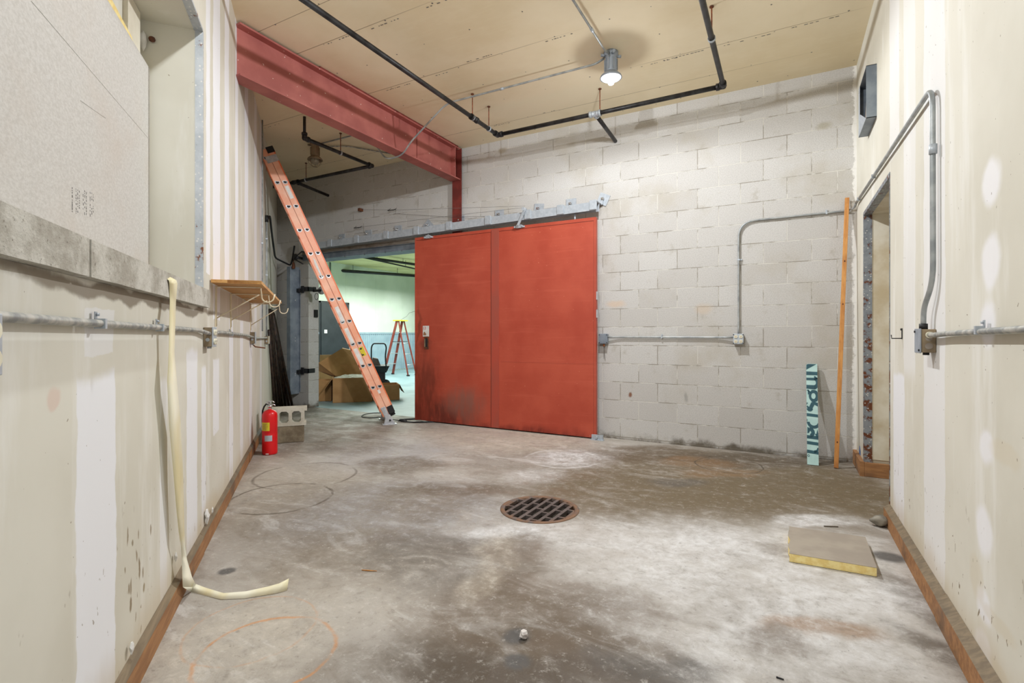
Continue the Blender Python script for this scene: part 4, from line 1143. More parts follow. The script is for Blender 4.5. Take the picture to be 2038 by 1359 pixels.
# conduit and boxes
nn = .020
pts = [L(.35, nn, 1.2), lp(0, 630, nn), lp(200, 644, nn), lp(396, 657, nn), L(2.96, .03, 1.165)]
def clipL(px, py, n=nn): return (lp(px, py, n), LN, Vector((0, 0, 1)))
conduit('wall_conduit', 'paint-splashed steel conduit from the picture edge to the double outlet box', pts, .0105, 'emt_paint', .1, [clipL(200, 644), clipL(318, 652)])
conduit('wall_conduit', 'steel conduit under the shelf between the two wall boxes', [L(3.04, .03, 1.165), lp(438, 661, nn), lp(490, 667, nn), L(5.12, .03, 1.135)], .0105, 'emt_paint', .1, [clipL(460, 664)])
conduit('wall_conduit', 'short steel conduit from the small box to the corner riser', [L(5.2, .03, 1.13), L(5.5, nn, 1.125), L(6.55, nn, 1.12), L(6.70, .03, 1.12)], .0105, 'emt_paint', .1)
def sbox(name, label, s0, s1, z0, z1, dep, face, mat='galv', hinge=None):
    t = thing(name, label, 'electrical box', tuple(L((s0+s1)/2, 0, z0)))
    obj('box_body', MB().lbox(s0, s1, .0005, dep, z0, z1), 'lampmetal_old', t, bevel=.003)
    cv = obj('cover_plate', MB().lbox(s0-.003, s1+.003, dep, dep+.005, z0-.003, z1+.003), mat, t, bevel=.002)
    if face == 'outlets':
        for dz in (-.025, .025):
            for ds in (-.022, .022):
                sc, zc = (s0+s1)/2+ds, (z0+z1)/2+dz
                c_ = obj('receptacle', MB().cyl(L(sc, dep+.004, zc), L(sc, dep+.011, zc), .0165, 16), 'ivory', cv)
                obj('slots', MB().lbox(sc-.006, sc-.004, dep+.0105, dep+.0116, zc-.003, zc+.006).lbox(sc+.004, sc+.006, dep+.0105, dep+.0116, zc-.003, zc+.006), 'black', cv)
    obj('knockout', MB().cyl(L(s0-.0005, dep*.5, (z0+z1)/2-.015), L(s0+.001, dep*.5, (z0+z1)/2-.015), .010, 12).cyl(L((s0+s1)/2, dep*.5, z0-.012), L((s0+s1)/2, dep*.5, z0+.001), .011, 12), 'galv', t)
    return t
sbox('outlet_box', 'steel outlet box with ivory receptacles under the concrete sill end', 2.945, 3.05, 1.095, 1.20, .042, 'outlets')
t = sbox('outlet_box', 'small steel wall box with a stub of cable below the shelf end', 5.11, 5.21, 1.075, 1.185, .042, 'blank')
obj('cable_stub', MB().tube([L(5.16, .02, 1.07), L(5.17, .04, 1.045), L(5.24, .12, 1.03)], .006, 8), 'rust', t)
sbox('outlet_box', 'small pale wall box at the foot of the corner riser', 6.66, 6.76, 1.05, 1.14, .045, 'blank', 'ivory')
t = sbox('outlet_box', 'steel outlet box with ivory receptacles half outside the picture edge', .862, .962, 1.09, 1.195, .03, 'outlets', 'galv')
# riser and flexible whip into the corner
conduit('riser_conduit', 'steel riser conduit in the far left corner above the dark pipes', [L(6.71, .02, 1.14), L(6.72, .02, 2.0), L(6.72, .02, 2.62)], .010, 'emt', .05, [((L(6.72, .02, 1.9)), LN, LA), ((L(6.72, .02, 2.35)), LN, LA)])
conduit('riser_conduit', 'second thin gray riser conduit beside the corner riser', [L(6.15, .02, 1.2), L(6.15, .02, CZ-.002)], .008, 'emt', .05, [((L(6.15, .02, 2.2)), LN, LA)])
pa = aty(586, 489, 5.47)
t = thing('flexible_conduit', 'black flexible conduit dropping from the riser to the block wall', 'conduit', tuple(L(6.72, .03, 2.6)))
obj('hose', MB().tube([L(6.72, .03, 2.6), L(6.80, .05, 2.66), L(7.1, .05, 2.5), L(7.9, .04, 2.28), Vector((-7.0, 5.46, 2.27)), Vector((pa.x, 5.47, pa.z))], .013, 10, fillet=.12), 'black', t)
obj('end_fitting', MB().cyl(L(6.72, .02, 2.56), L(6.72, .02, 2.64), .02, 10), 'black', t)

# shelf
SH0, SH1, SHW, SHZ = 3.13, 5.17, .27, 1.462
t = thing('wall_shelf', 'long pine wall shelf held by ivory wire brackets', 'shelf', tuple(L(4.1, 0, SHZ)))
FS = Matrix.Translation(L(4.1, 0, SHZ)) @ Matrix.Rotation(LROT, 4, 'Z')
bd = obj('shelf_board', MB().lbox(SH0, SH1, .006, SHW, SHZ, SHZ+.019), 'shelf_wood', t, bevel=.001)
obj('edge_strip', MB().lbox(SH0, SH0+.004, .09, SHW, SHZ-.0005, SHZ+.0195), 'pole_wood', bd)
for i, s in enumerate((3.31, 3.905, 5.14)):
    h0 = 1.262 if i == 0 else (1.265 if i == 1 else 1.25)
    br = obj('bracket', MB().tube([L(s, .006, h0-.05), L(s, .006, SHZ-.008), L(s, SHW-.02, SHZ-.006)], .0045, 8, fillet=.012).tube([L(s+.012, .006, h0), L(s+.012, SHW-.03, SHZ-.05)], .004, 8), 'white_wire', t)
    hook = [L(s, SHW-.02, SHZ-.006)]
    for k in range(3): hook.append(L(s, SHW-.02+.002*k, SHZ-.02-.016*k))
    for k in range(11):
        a_ = PI+PI*k/10; hook.append(L(s, SHW+.022+.035*math.cos(a_)-.002, SHZ-.065+.032*math.sin(a_)))
    hook.append(L(s, SHW+.06, SHZ-.045))
    obj('hook', MB().tube(hook, .0045, 8), 'white_wire', br)
obj('loose_hook', MB().tube([L(4.45, .02, SHZ-.04), L(4.45, .02, SHZ-.006), L(4.45, .12, SHZ-.006)], .004, 8), 'white_wire', t)
# metal standards the brackets clip into
for s, lab in ((3.31, 'slotted ivory wall standard nearest the viewer under the shelf'), (3.905, 'slotted ivory wall standard at the middle shelf bracket'), (5.14, 'slotted ivory wall standard at the far end of the shelf')):
    mb = MB().lbox(s-.012, s+.012, .0005, .005, 1.16, SHZ-.001)
    mb.cur = 1
    for k in range(7): mb.lbox(s-.003, s+.003, .005, .0056, 1.175+k*.035, 1.19+k*.035)
    obj('shelf_standard', mb, ['white_wire', 'black'], label=lab, cat='shelf bracket', group='slotted standards under the shelf')

# hanging cream strip
def strip():
    Lf, Rt = [], []
    rows = [(300, 553, 322, 546, .0, 1), (326, 562, 350, 556, .03, 1)]
    for (y, x0, x1) in ((558, 336, 351), (565, 337, 353), (600, 338, 350), (640, 337, 349), (700, 336, 347), (760, 333, 352), (848, 337, 360), (936, 345, 364), (1011, 351, 366), (1060, 356, 367), (1086, 360, 368), (1113, 362, 372), (1148, 363, 382), (1168, 364, 392)):
        n = .042+.004*math.sin(y*.05)
        Lf.append(lp(x0, y, n-.006)); Rt.append(lp(x1, y, n+.006))
    top = L(onl(336, 556, .035)[0], .0, 1.405); top2 = L(onl(351, 556, .035)[0], .0, 1.405)
    mb = MB()
    mb.ribbon([L(onl(330, 556, 0)[0], -.10, 1.4045), top, Lf[0]]+Lf, [L(onl(347, 556, 0)[0], -.08, 1.4045), top2, Rt[0]]+Rt)
    # run-out on the floor
    bot = [(366, 1171), (380, 1178), (405, 1184), (440, 1193), (485, 1191), (529, 1184), (552, 1180), (571, 1175)]
    a_ = [Lf[-1]]+[atz(x, y, .002) for x, y in bot[1:]]
    hts = [.04, .03, .022, .018, .022, .028, .034, .045]
    b_ = [Rt[-1]]+[atz(x, y, .002)+camv(.0, .02)+Vector((0, 0, h_)) for (x, y), h_ in zip(bot[1:], hts[1:])]
    mb.ribbon(a_, b_)
    obj('hanging_strip', mb, 'film', label='long cream plastic strip hanging from the sill onto the floor', cat='strip', solid=.0012)
strip()

# small peeling lumps along the left baseboard
random.seed(11)
for (px, py, sz, lab) in ((412, 1028, .045, 'larger white peeled drywall scrap on the baseboard past the strip'), (350, 1108, .022, 'small white peeled drywall scrap just left of the hanging strip'), (262, 1290, .022, 'white peeled drywall scrap on the baseboard closest to the viewer'), (423, 1015, .02, 'tiny torn paper scrap sticking out above the larger white scrap')):
    p = lp(px, py, .012)
    mb = MB()
    vs, fs = [], []
    n_ = 8
    for i in range(5):
        for k in range(n_):
            a_ = 2*PI*k/n_; r_ = sz*math.sin(PI*(i+.3)/4.8)*random.uniform(.5, 1.1)
            vs.append(p+LA*math.cos(a_)*r_*.8+LN*(math.sin(a_)*r_*.3)+Vector((0, 0, (i-2)*sz*.45)))
    for i in range(4):
        for k in range(n_): fs.append((i*n_+k, i*n_+(k+1) % n_, (i+1)*n_+(k+1) % n_, (i+1)*n_+k))
    fs.append(tuple(range(n_))); fs.append(tuple(4*n_+k for k in range(n_)))
    mb.add(vs, fs)
    obj('drywall_scrap', mb, 'mortar_white', label=lab, cat='scrap', group='peeled scraps along the left baseboard')

# ------------------------------------------------------------------ fire extinguisher
p = atz(537, 903)
t = thing('fire_extinguisher', 'red fire extinguisher with a yellow label standing on the floor', 'fire extinguisher', (p.x, p.y, 0))
r = .069
obj('cylinder', MB().lathe([(0, 0), (r-.008, 0), (r-.001, .006), (r, .02), (r, .205), (r-.001, .21), (r, .215), (r, .37), (r*.96, .392), (r*.8, .413), (r*.5, .426), (.018, .43), (.018, .437), (0, .437)], (p.x, p.y, 0), 40), 'redpaint', t)
vb = obj('valve', MB().lathe([(.017, .435), (.017, .455), (.022, .458), (.022, .470), (.013, .474), (.013, .495), (0, .495)], (p.x, p.y, 0), 18), 'chrome', t)
d1 = camv(1, -.2).normalized()
def rel(a_, b_, z): return Vector((p.x, p.y, z))+camv(a_, b_)
obj('lever', MB().tube([rel(-.018, 0, .485), rel(-.005, 0, .512), rel(.03, 0, .513), rel(.045, 0, .498)], .006, 8).tube([rel(0, 0, .478), rel(.035, 0, .482), rel(.055, 0, .472)], .006, 8), 'chrome', vb)
obj('pull_ring', MB().tube([rel(.0+.022*math.cos(k*.5), -.02, .50+.013*math.sin(k*.5)) for k in range(14)], .003, 6), 'alum', vb)
obj('hose', MB().tube([rel(-.01, 0, .48), rel(-.035, 0, .485), rel(-.055, .0, .46), rel(-.070, .0, .42), rel(-.078, .01, .33), rel(-.078, .02, .2)], .008, 8), 'black', t)
def arc_label(name, a0, a1, z0, z1, mat, parent, rr=.0008):
    mb = MB(); n_ = 10; A_, B_ = [], []
    for k in range(n_+1):
        a_ = a0+(a1-a0)*k/n_
        A_.append(rel((r+rr)*math.sin(a_), -(r+rr)*math.cos(a_), z0)); B_.append(rel((r+rr)*math.sin(a_), -(r+rr)*math.cos(a_), z1))
    mb.ribbon(A_, B_); return obj(name, mb, mat, parent)
lb = arc_label('yellow_label', -.85, .42, .235, .315, 'yellow', t)
arc_label('inspection_label', -1.5, -.86, .24, .312, 'white', t)
arc_label('plate_label', -.25, .75, .135, .19, 'galv', t)
arc_label('tag_label', -1.5, -1.0, .112, .15, 'white', t)
arc_label('base_scuff', -.1, .3, .01, .018, 'white', t)
mb = MB()
for k in range(7):
    z = .245+k*.009
    a0, a1 = -.7, -.7+random.uniform(.5, .9); n_ = 6; A_, B_ = [], []
    for q_ in range(n_+1):
        a_ = a0+(a1-a0)*q_/n_
        A_.append(rel((r+.0016)*math.sin(a_), -(r+.0016)*math.cos(a_), z)); B_.append(rel((r+.0016)*math.sin(a_), -(r+.0016)*math.cos(a_), z+.003))
    mb.ribbon(A_, B_)
obj('label_print', mb, 'brown_ink', lb)

# ------------------------------------------------------------------ blocks by the wall
pc_ = atz(605, 879)
s_c, n_c = inl(pc_)
BS = s_c; n1 = n_c; n0 = n1-.37
def hollow():
    z0, z1 = .181, .371
    t = thing('concrete_block', 'pale hollow concrete block lying on an older brown block', 'block', tuple(L(BS+.1, (n0+n1)/2, z0)))
    mb = MB(); d0, d1 = BS-.005, BS+.185
    # outer shell plus webs, cores run along s
    mb.lbox(d0, d1, n0-.03, n1+.004, z1-.034, z1); mb.lbox(d0, d1, n0-.03, n1+.004, z0, z0+.034)
    w = (n1-n0+.034-.034*1)/3
    for k in range(4):
        c_ = n0-.03+k*w
        th = .034
        mb.lbox(d0, d1, c_, c_+th, z0+.034, z1-.034)
        # rounded corners of the cores
        if k < 3:
            for (zc, sg_) in ((z0+.034, 1), (z1-.034, -1)):
                a_ = c_+th; b_ = c_+w
                mb.prism([L(d0, a_, zc), L(d0, a_+.02, zc), L(d0, a_, zc+sg_*.02)], LA*(d1-d0)); mb.prism([L(d0, b_, zc), L(d0, b_-.02, zc), L(d0, b_, zc+sg_*.02)], LA*(d1-d0))
    # flared ears at the open end
    mb.lbox(d0, d1, n1+.004, n1+.03, z1-.034, z1); mb.lbox(d0, d1, n1+.004, n1+.022, z0, z0+.03)
    obj('block_body', mb, 'block', t)
hollow()
obj('concrete_block', MB().lbox(BS+.0, BS+.185, n0-.02, n1, 0, .180), 'oldblock', bevel=.008, label='brown stained solid block on the floor beneath the hollow block', cat='block')

# dark pipes leaning in the corner
random.seed(5)
spec = [((583, 808), (546, 630), .019), ((577, 808), (543, 640), .019), ((570, 808), (539, 626), .020), ((563, 808), (541, 650), .017), ((556, 806), (536, 632), .019), ((549, 806), (535, 624), .018), ((544, 806), (537, 660), .017)]
labs = ['rightmost of the dark pipes leaning in the far corner, foot beside the counterweight box', 'dark leaning pipe second from the right of the corner bundle', 'dark leaning pipe third from the right of the corner bundle', 'middle pipe of the dark bundle leaning in the corner',
        'dark leaning pipe third from the left of the corner bundle', 'dark leaning pipe second from the left of the corner bundle', 'leftmost of the dark pipes leaning in the far corner, almost upright']
feet = [aty(583, 700, 5.24), aty(576, 700, 5.26), aty(569, 700, 5.23), aty(563, 700, 5.19), aty(558, 700, 5.14), L(8.10, .05, 0), L(7.75, .05, 0)]
tops = [(7.86, 1.47), (7.76, 1.40), (7.64, 1.50), (7.50, 1.30), (7.36, 1.46), (7.22, 1.50), (7.06, 1.22)]
for i in range(7):
    A = feet[i]; A.z = .003
    obj('steel_pipe', MB().tube([A, L(tops[i][0], spec[i][2]+.002, tops[i][1])], spec[i][2], 12), 'oldpipe', label=labs[i], cat='pipe', group='dark pipes leaning in the far corner')

# ------------------------------------------------------------------ back wall electrics
BY = 5.48
def backbox(label, px0, px1, py0, py1, outlets, fr=5.445):
    a_, b_ = aty(px0, py0, fr), aty(px1, py1, fr)
    t = thing('outlet_box' if outlets else 'junction_box', label, 'electrical box', ((a_.x+b_.x)/2, 5.47, b_.z))
    obj('box_body', MB().box((a_.x+.003, fr, b_.z+.003), (b_.x-.003, 5.4995, a_.z-.003)), 'lampmetal', t, bevel=.003)
    cv = obj('cover_plate', MB().box((a_.x, fr-.006, b_.z), (b_.x, fr, a_.z)), 'galv_dark' if not outlets else 'galv', t, bevel=.003)
    cx_, cz_ = (a_.x+b_.x)/2, (a_.z+b_.z)/2
    mb = MB()
    for dx in (-1, 1):
        for dz in (-1, 1): mb.cyl((cx_+dx*.043, fr-.009, cz_+dz*.043), (cx_+dx*.043, fr-.005, cz_+dz*.043), .005, 8)
    obj('screw', mb, 'black', cv)
    if outlets:
        for dz in (-.024, .024):
            for dx in (-.023, .023):
                obj('receptacle', MB().cyl((cx_+dx, fr-.011, cz_+dz), (cx_+dx, fr-.005, cz_+dz), .0165, 18), 'ivory', cv)
                obj('slots', MB().box((cx_+dx-.007, fr-.0125, cz_+dz-.002), (cx_+dx-.004, fr-.0105, cz_+dz+.007)).box((cx_+dx+.004, fr-.0125, cz_+dz-.002), (cx_+dx+.007, fr-.0105, cz_+dz+.007)).cyl((cx_+dx, fr-.0125, cz_+dz-.009), (cx_+dx, fr-.0105, cz_+dz-.009), .003, 8), 'brown_ink', cv)
    return t, cx_, cz_, a_, b_
t1, bx1, bz1, a1, b1 = backbox('steel outlet box with four ivory receptacle faces on the block wall', 1459, 1480, 664, 685, True)
t2, bx2, bz2, a2, b2 = backbox('gray junction box on the block wall beside the red door', 1192, 1209, 664, 684, False)
obj('copper_stub', MB().tube([(bx2, 5.47, b2.z+.002), (bx2, 5.47, b2.z-.03)], [.008, .010], 10), 'copper', t2)
obj('hanging_wire', MB().tube([(bx2+.004, 5.47, b2.z-.03), (bx2+.003, 5.485, b2.z-.12), (bx2+.008, 5.49, b2.z-.19)], .0016, 5).tube([(bx2-.002, 5.47, b2.z-.03), (bx2-.006, 5.49, b2.z-.17)], .0012, 5), 'wire', t2)
zc = bz1+.015
UP = Vector((0, 0, 1)); NB = Vector((0, -1, 0))
conduit('wall_conduit', 'level steel conduit joining the two boxes on the block wall', [(b2.x, 5.465, zc), (b2.x+.12, 5.48, zc), (a1.x-.14, 5.48, zc), (a1.x, 5.465, zc)], .009, 'emt', .06, [((aty(1318, 668).x, 5.48, zc), NB, UP)])
P1 = aty(1470, 470, 5.48); P2 = aty(1510, 437, 5.48); P3 = aty(1690, 420, 5.48)
zt = .5*(P2.z+aty(1670, 423, 5.48).z)
conduit('wall_conduit', 'steel conduit rising from the outlet box and turning toward the right corner', [(bx1, 5.465, a1.z), (bx1, 5.48, a1.z+.1), (bx1, 5.48, zt), (.40, 5.48, zt+.005), (.548, 5.478, zt+.01), (.556, 5.35, zt+.04)], .009, 'emt', .16,
        [((bx1, 5.48, aty(1470, 517, 5.48).z), NB, Vector((1, 0, 0))), ((aty(1645, 425, 5.48).x, 5.48, zt+.004), NB, UP)])

# right wall electrics
NX = .553
q0 = Vector((.556, 5.35, zt+.04)); q1 = atx(1856, 172, NX); q2 = atx(1857, 560, NX); q3 = atx(1848, 648, NX-.004)
jb = atx(1864, 655, RX); jy0 = jb.y; jz1 = jb.z; jz0 = atx(1864, 702, RX).z
conduit('wall_conduit', 'steel conduit climbing over the doorway then dropping to the junction box', [q0, q1, q2, Vector((NX-.012, jy0+.055, jz1+.09)), Vector((NX-.012, jy0+.055, jz1))], .0105, 'emt', .09,
        [(q0*.93+q1*.07, Vector((-1, 0, 0)), UP), (q0*.62+q1*.38, Vector((-1, 0, 0)), UP)], couple=((atx(1857, 297, NX), (0, 0, 1)),))
t = thing('junction_box', 'deep steel junction box on the right wall near the doorway', 'electrical box', (RX-.03, jy0+.05, jz0))
jd = .052
obj('box_body', MB().box((RX-jd, jy0, jz0), (RX-.0005, jy0+.10, jz1)), 'lampmetal_old', t, bevel=.003)
cv = obj('cover_plate', MB().box((RX-jd-.005, jy0-.004, jz0-.003), (RX-jd, jy0+.104, jz1+.003)), 'lampmetal', t, bevel=.002)
obj('screw', MB().cyl((RX-jd-.009, jy0+.01, jz0+.01), (RX-jd-.004, jy0+.01, jz0+.01), .005, 8).cyl((RX-jd-.009, jy0+.09, jz1-.01), (RX-jd-.004, jy0+.09, jz1-.01), .005, 8), 'black', cv)
obj('knockout', MB().cyl((RX-jd*.5, jy0-.0015, jz0+.028), (RX-jd*.5, jy0+.001, jz0+.028), .014, 16).cyl((RX-jd*.5, jy0-.0015, jz0+.062), (RX-jd*.5, jy0+.001, jz0+.062), .012, 16), 'plank_gray', t)
obj('connector', MB().cyl((RX-jd*.5, jy0+.05, jz0-.012), (RX-jd*.5, jy0+.05, jz0+.002), .012, 12).cyl((NX-.012, jy0+.055, jz1-.001), (NX-.012, jy0+.055, jz1+.025), .016, 12), 'black', t)
obj('connector', MB().cyl((RX-jd*.5, jy0-.022, jz1-.025), (RX-jd*.5, jy0+.002, jz1-.025), .014, 12), 'ivory', t)
pe = atx(2038, 655, NX)
conduit('wall_conduit', 'paint-splashed steel conduit from the right junction box to the picture edge', [(RX-jd*.5, jy0-.01, jz1-.025), (RX-jd*.5+.002, jy0-.08, jz1-.025), (NX, jy0-.25, jz1-.02), (NX, pe.y, pe.z), (NX, 1.0, pe.z+.005)], .0105, 'emt_paint', .1,
        [(Vector((NX, atx(1950, 658, NX).y, atx(1950, 657, NX).z)), Vector((-1, 0, 0)), UP)])
# hook
hk = atx(1796, 664, RX)
t = thing('coat_hook', 'small black metal hook on the right wall beside the doorway', 'hook', tuple(hk))
obj('back_plate', MB().box((RX-.004, hk.y-.006, hk.z-.03), (RX-.0005, hk.y+.006, hk.z+.03)).cyl((RX-.009, hk.y, hk.z+.024), (RX-.002, hk.y, hk.z+.024), .006, 8), 'blackpaint', t)
obj('prong', MB().tube([(RX-.004, hk.y, hk.z-.026), (RX-.048, hk.y, hk.z-.026), (RX-.050, hk.y, hk.z-.006)], .0028, 8), 'blackpaint', t)
# duct collar
vy0, vy1, vz0, vz1, vd = 4.367, 4.77, 2.705, 3.08, .062
t = thing('duct_collar', 'bent sheet-metal duct collar high on the right wall', 'duct', (RX, 4.55, vz0))
mb = MB()
mb.box((RX-vd, vy0, vz0), (RX-.0005, vy0+.004, vz1))
mb.box((RX-vd, vy0, vz0), (RX-.0005, vy1, vz0+.004)); mb.box((RX-vd, vy0, vz1-.004), (RX-.0005, vy1, vz1)); mb.box((RX-vd, vy1-.004, vz0), (RX-.0005, vy1, vz1))
obj('sleeve', mb, 'galv_dark', t)
mb = MB()
mb.box((RX-vd-.002, vy1-.065, vz0-.0), (RX-vd, vy1, vz1-.0))
mb.prism([(RX-vd-.002, vy0, vz0+.0), (RX-vd-.002, vy1, vz0), (RX-vd-.006, vy1-.03, vz0+.03), (RX-vd-.03, vy0+.06, vz0+.055)], (.002, 0, 0))
obj('bent_flange', mb, 'galv', t)
obj('screw', MB().cyl((RX-vd-.006, vy1-.03, vz1-.035), (RX-vd-.001, vy1-.03, vz1-.035), .007, 8), 'chrome', t)
mb = MB().add([(RX-.012, vy0+.01, vz0+.01), (RX-.03, vy1-.05, vz0+.02), (RX-.02, vy1-.06, vz1-.1), (RX-.01, vy0+.02, vz1-.05), (RX-.035, (vy0+vy1)/2, (vz0+vz1)/2-.05)], [(0, 1, 4), (1, 2, 4), (2, 3, 4), (3, 0, 4)])
obj('crumpled_lining', mb, 'plank_gray', t, solid=.002)
obj('opening_shade_panel', MB().box((RX-.008, vy0+.004, vz0+.004), (RX-.001, vy1-.004, vz1-.004)), 'hole_shade', t)  # near-black sheet on the wall stands in for the duct's shaded inside

# blue tape scrap
bt = atx(1713, 928, RX)
obj('tape_scrap', MB().prism([(RX-.003, bt.y-.0, .125), (RX-.003, bt.y+.06, .128), (RX-.003, bt.y+.045, .20), (RX-.006, bt.y+.012, .165)], (.002, 0, 0)), 'bluetape', label='torn bit of blue tape low on the right wall by the doorway', cat='tape')

# ------------------------------------------------------------------ leaning batten and aqua board
A = atz(1664, 932); B = aty(1686, 394, 5.46)
d = (B-A).normalized(); sx = Vector((1, 0, 0)); sx = (sx-d*sx.dot(d)).normalized(); sy = d.cross(sx)
mb = MB(); hw = .0165
mb.hexa([A+Vector((0, 0, .004))+sx*a_*hw+sy*b_*hw*.8 for a_, b_ in ((-1, -1), (1, -1), (1, 1), (-1, 1))]+[B+sx*a_*hw+sy*b_*hw*.8 for a_, b_ in ((-1, -1), (1, -1), (1, 1), (-1, 1))])
o = obj('wooden_batten', mb, 'pole_wood', bevel=.002, label='tall thin pine batten leaning on the block wall', cat='batten')
mb = MB()
for (px, py) in ((1661, 879), (1677, 604), (1682, 516)):
    k = (EYE+(PY0-py)/F*4.4)/B.z
    c_ = A.lerp(B, max(0, min(1, k)))-sy*0-Vector((0, hw*.8+.0006, 0))
    mb.add([c_+sx*.006*math.cos(a_*PI/4)+d*.009*math.sin(a_*PI/4) for a_ in range(8)], [tuple(range(8))])
obj('knot', mb, 'rust', o)

A = atz(1618, 926); topz = .885
ang = math.atan2(5.455-A.y, topz)
FB = Matrix.Translation((A.x, A.y, .004)) @ Matrix.Rotation(-ang, 4, 'X')
WORLD_T = FB
t = thing('painted_board', 'narrow aqua board with dark cut-off lettering leaning on the block wall', 'board', (A.x, A.y, 0))
bw, bh = .044, topz/math.cos(ang)
mb = MB(); mb.prism([FB @ Vector(q_) for q_ in ((-bw, 0, 0), (bw, 0, 0), (bw, 0, bh), (-bw*.75, 0, bh), (-bw, 0, bh-.012))], (FB.to_3x3() @ Vector((0, .018, 0))))
pl = obj('board_body', mb, 'teal', t)
def let(polys):
    mb = MB()
    for poly in polys:
        mb.prism([FB @ Vector(((u*2-1)*bw, -.0012, (1-v)*bh)) for u, v in poly], FB.to_3x3() @ Vector((0, .0008, 0)))
    return mb
def arc(cx_, cy_, rx0, ry0, rx1, ry1, a0, a1, n_=12):
    out = []
    for k in range(n_):
        t0, t1_ = a0+(a1-a0)*k/n_, a0+(a1-a0)*(k+1)/n_
        q_ = [(cx_+rx1*math.cos(t0), cy_+ry1*math.sin(t0)), (cx_+rx1*math.cos(t1_), cy_+ry1*math.sin(t1_)), (cx_+rx0*math.cos(t1_), cy_+ry0*math.sin(t1_)), (cx_+rx0*math.cos(t0), cy_+ry0*math.sin(t0))]
        q_ = [(min(max(u, 0), 1), v) for u, v in q_]
        out.append(q_)
    return out
H = PI/2
polys = [[(0.02, .012), (.15, .003), (.93, .003), (.0, .062)]]
polys += [[(0, .080), (1, .082), (1, .117), (0, .117)]]
# sideways n shapes: two bars joined at the right
polys += [[(0, .145), (1, .143), (1, .170), (0, .170)], [(0, .218), (.8, .218), (.8, .262), (0, .256)]]
polys += arc(.70, .193, .16, .024, .42, .068, -H, H)
# rounded B / 8
polys += arc(.62, .328, .20, .030, .55, .062, -PI*.62, PI*.62) + arc(.12, .29, .0, .0, .16, .026, -H, H) + [[(.0, .268), (.16, .268), (.42, .29), (.30, .305)]]
polys += arc(.62, .328, .20, .030, .42, .058, PI*.62, PI*1.38)
# S
polys += [[(0, .44), (.18, .47), (.48, .462), (.70, .415), (1.0, .432), (1.0, .395), (.72, .385), (.42, .392), (.22, .44), (.05, .425)]] + arc(.28, .455, .10, .012, .28, .030, 0, PI) + [[(0, .395), (.12, .40), (.0, .42)]]
# bar and D
polys += [[(0, .502), (1, .510), (1, .538), (0, .532)], [(0, .560), (.0, .585), (.05, .585), (.05, .560)]]
polys += arc(.62, .585, .36, .036, .62, .066, .15, PI-.05)
# P / a
polys += [[(0, .718), (1, .722), (1, .755), (0, .750)]] + arc(.28, .690, .10, .014, .42, .050, -PI*.55, H) + arc(.05, .67, .0, .0, .22, .030, -H, H) + [[(.70, .70), (.86, .735), (1, .735), (1, .70), (.92, .655), (.84, .70)]]
# bars at the foot
polys += [[(0, .775), (1, .782), (1, .812), (0, .805)], [(0, .858), (1, .868), (1, .897), (0, .890)]] + arc(.62, .840, .26, .020, .40, .045, -.2, H)
polys += arc(.13, .915, .06, .007, .10, .012, 0, 2*PI, 14)
obj('lettering', let(polys), 'tealdark', pl, label='dark teal cut-off letters')

# ------------------------------------------------------------------ things on the floor
# foam panel
bl, br_ = atz(1571, 1118), atz(1745, 1148)
th = .045
tl, tr = atz(1571, 1047, th), atz(1722, 1068, th)
ztl, ztr = Vector((tl.x, tl.y, 0)), Vector((tr.x, tr.y, 0))
t = thing('foam_panel_offcut', 'gray-faced yellow foam panel piece lying flat on the floor', 'panel', ((bl.x+tr.x)/2, (bl.y+tr.y)/2, 0))
zz = Vector((0, 0, .0015))
def jag(a_, b_, n_, amp):
    out = [a_]
    for k in range(1, n_):
        out.append(a_.lerp(b_, k/n_)+Vector((random.uniform(-amp, amp), random.uniform(-amp, amp), 0)))
    return out
random.seed(9)
outline = [bl, br_]+[br_.lerp(ztr, .5)]+[ztr, ztl]+jag(ztl, bl, 8, .006)[1:]
obj('foam_core', MB().prism([q_+zz for q_ in outline], (0, 0, th-.004)), 'foam', t)
ctr = (bl+br_+ztr+ztl)/4
o2 = [ctr+(q_-ctr)*1.004 for q_ in outline]
obj('top_facing', MB().prism([q_+Vector((0, 0, th-.0025)) for q_ in o2], (0, 0, .0018)), 'facing', t)
obj('bottom_facing', MB().prism([q_+Vector((0, 0, .0003)) for q_ in o2], (0, 0, .0012)), 'blackpaint', t)

# stone
p = atz(1750, 1047)
mb = MB(); n_ = 14; rows_ = 8; vs = []; fs = []
for i in range(rows_+1):
    for k in range(n_):
        th_ = PI*i/rows_; ph = 2*PI*k/n_
        rr = 1+.12*math.sin(3*ph+i)+.08*math.cos(2*ph-i*1.3)
        vs.append(Vector((p.x+.045*rr*math.sin(th_)*math.cos(ph), p.y+.036*rr*math.sin(th_)*math.sin(ph), .034+.033*math.cos(th_)*(1+.15*math.cos(ph)))))
for i in range(rows_):
    for k in range(n_): fs.append((i*n_+k, i*n_+(k+1) % n_, (i+1)*n_+(k+1) % n_, (i+1)*n_+k))
mb.add(vs, fs, True)
obj('stone', mb, 'stone', label='fist-sized gray stone on the floor by the right baseboard', cat='stone')

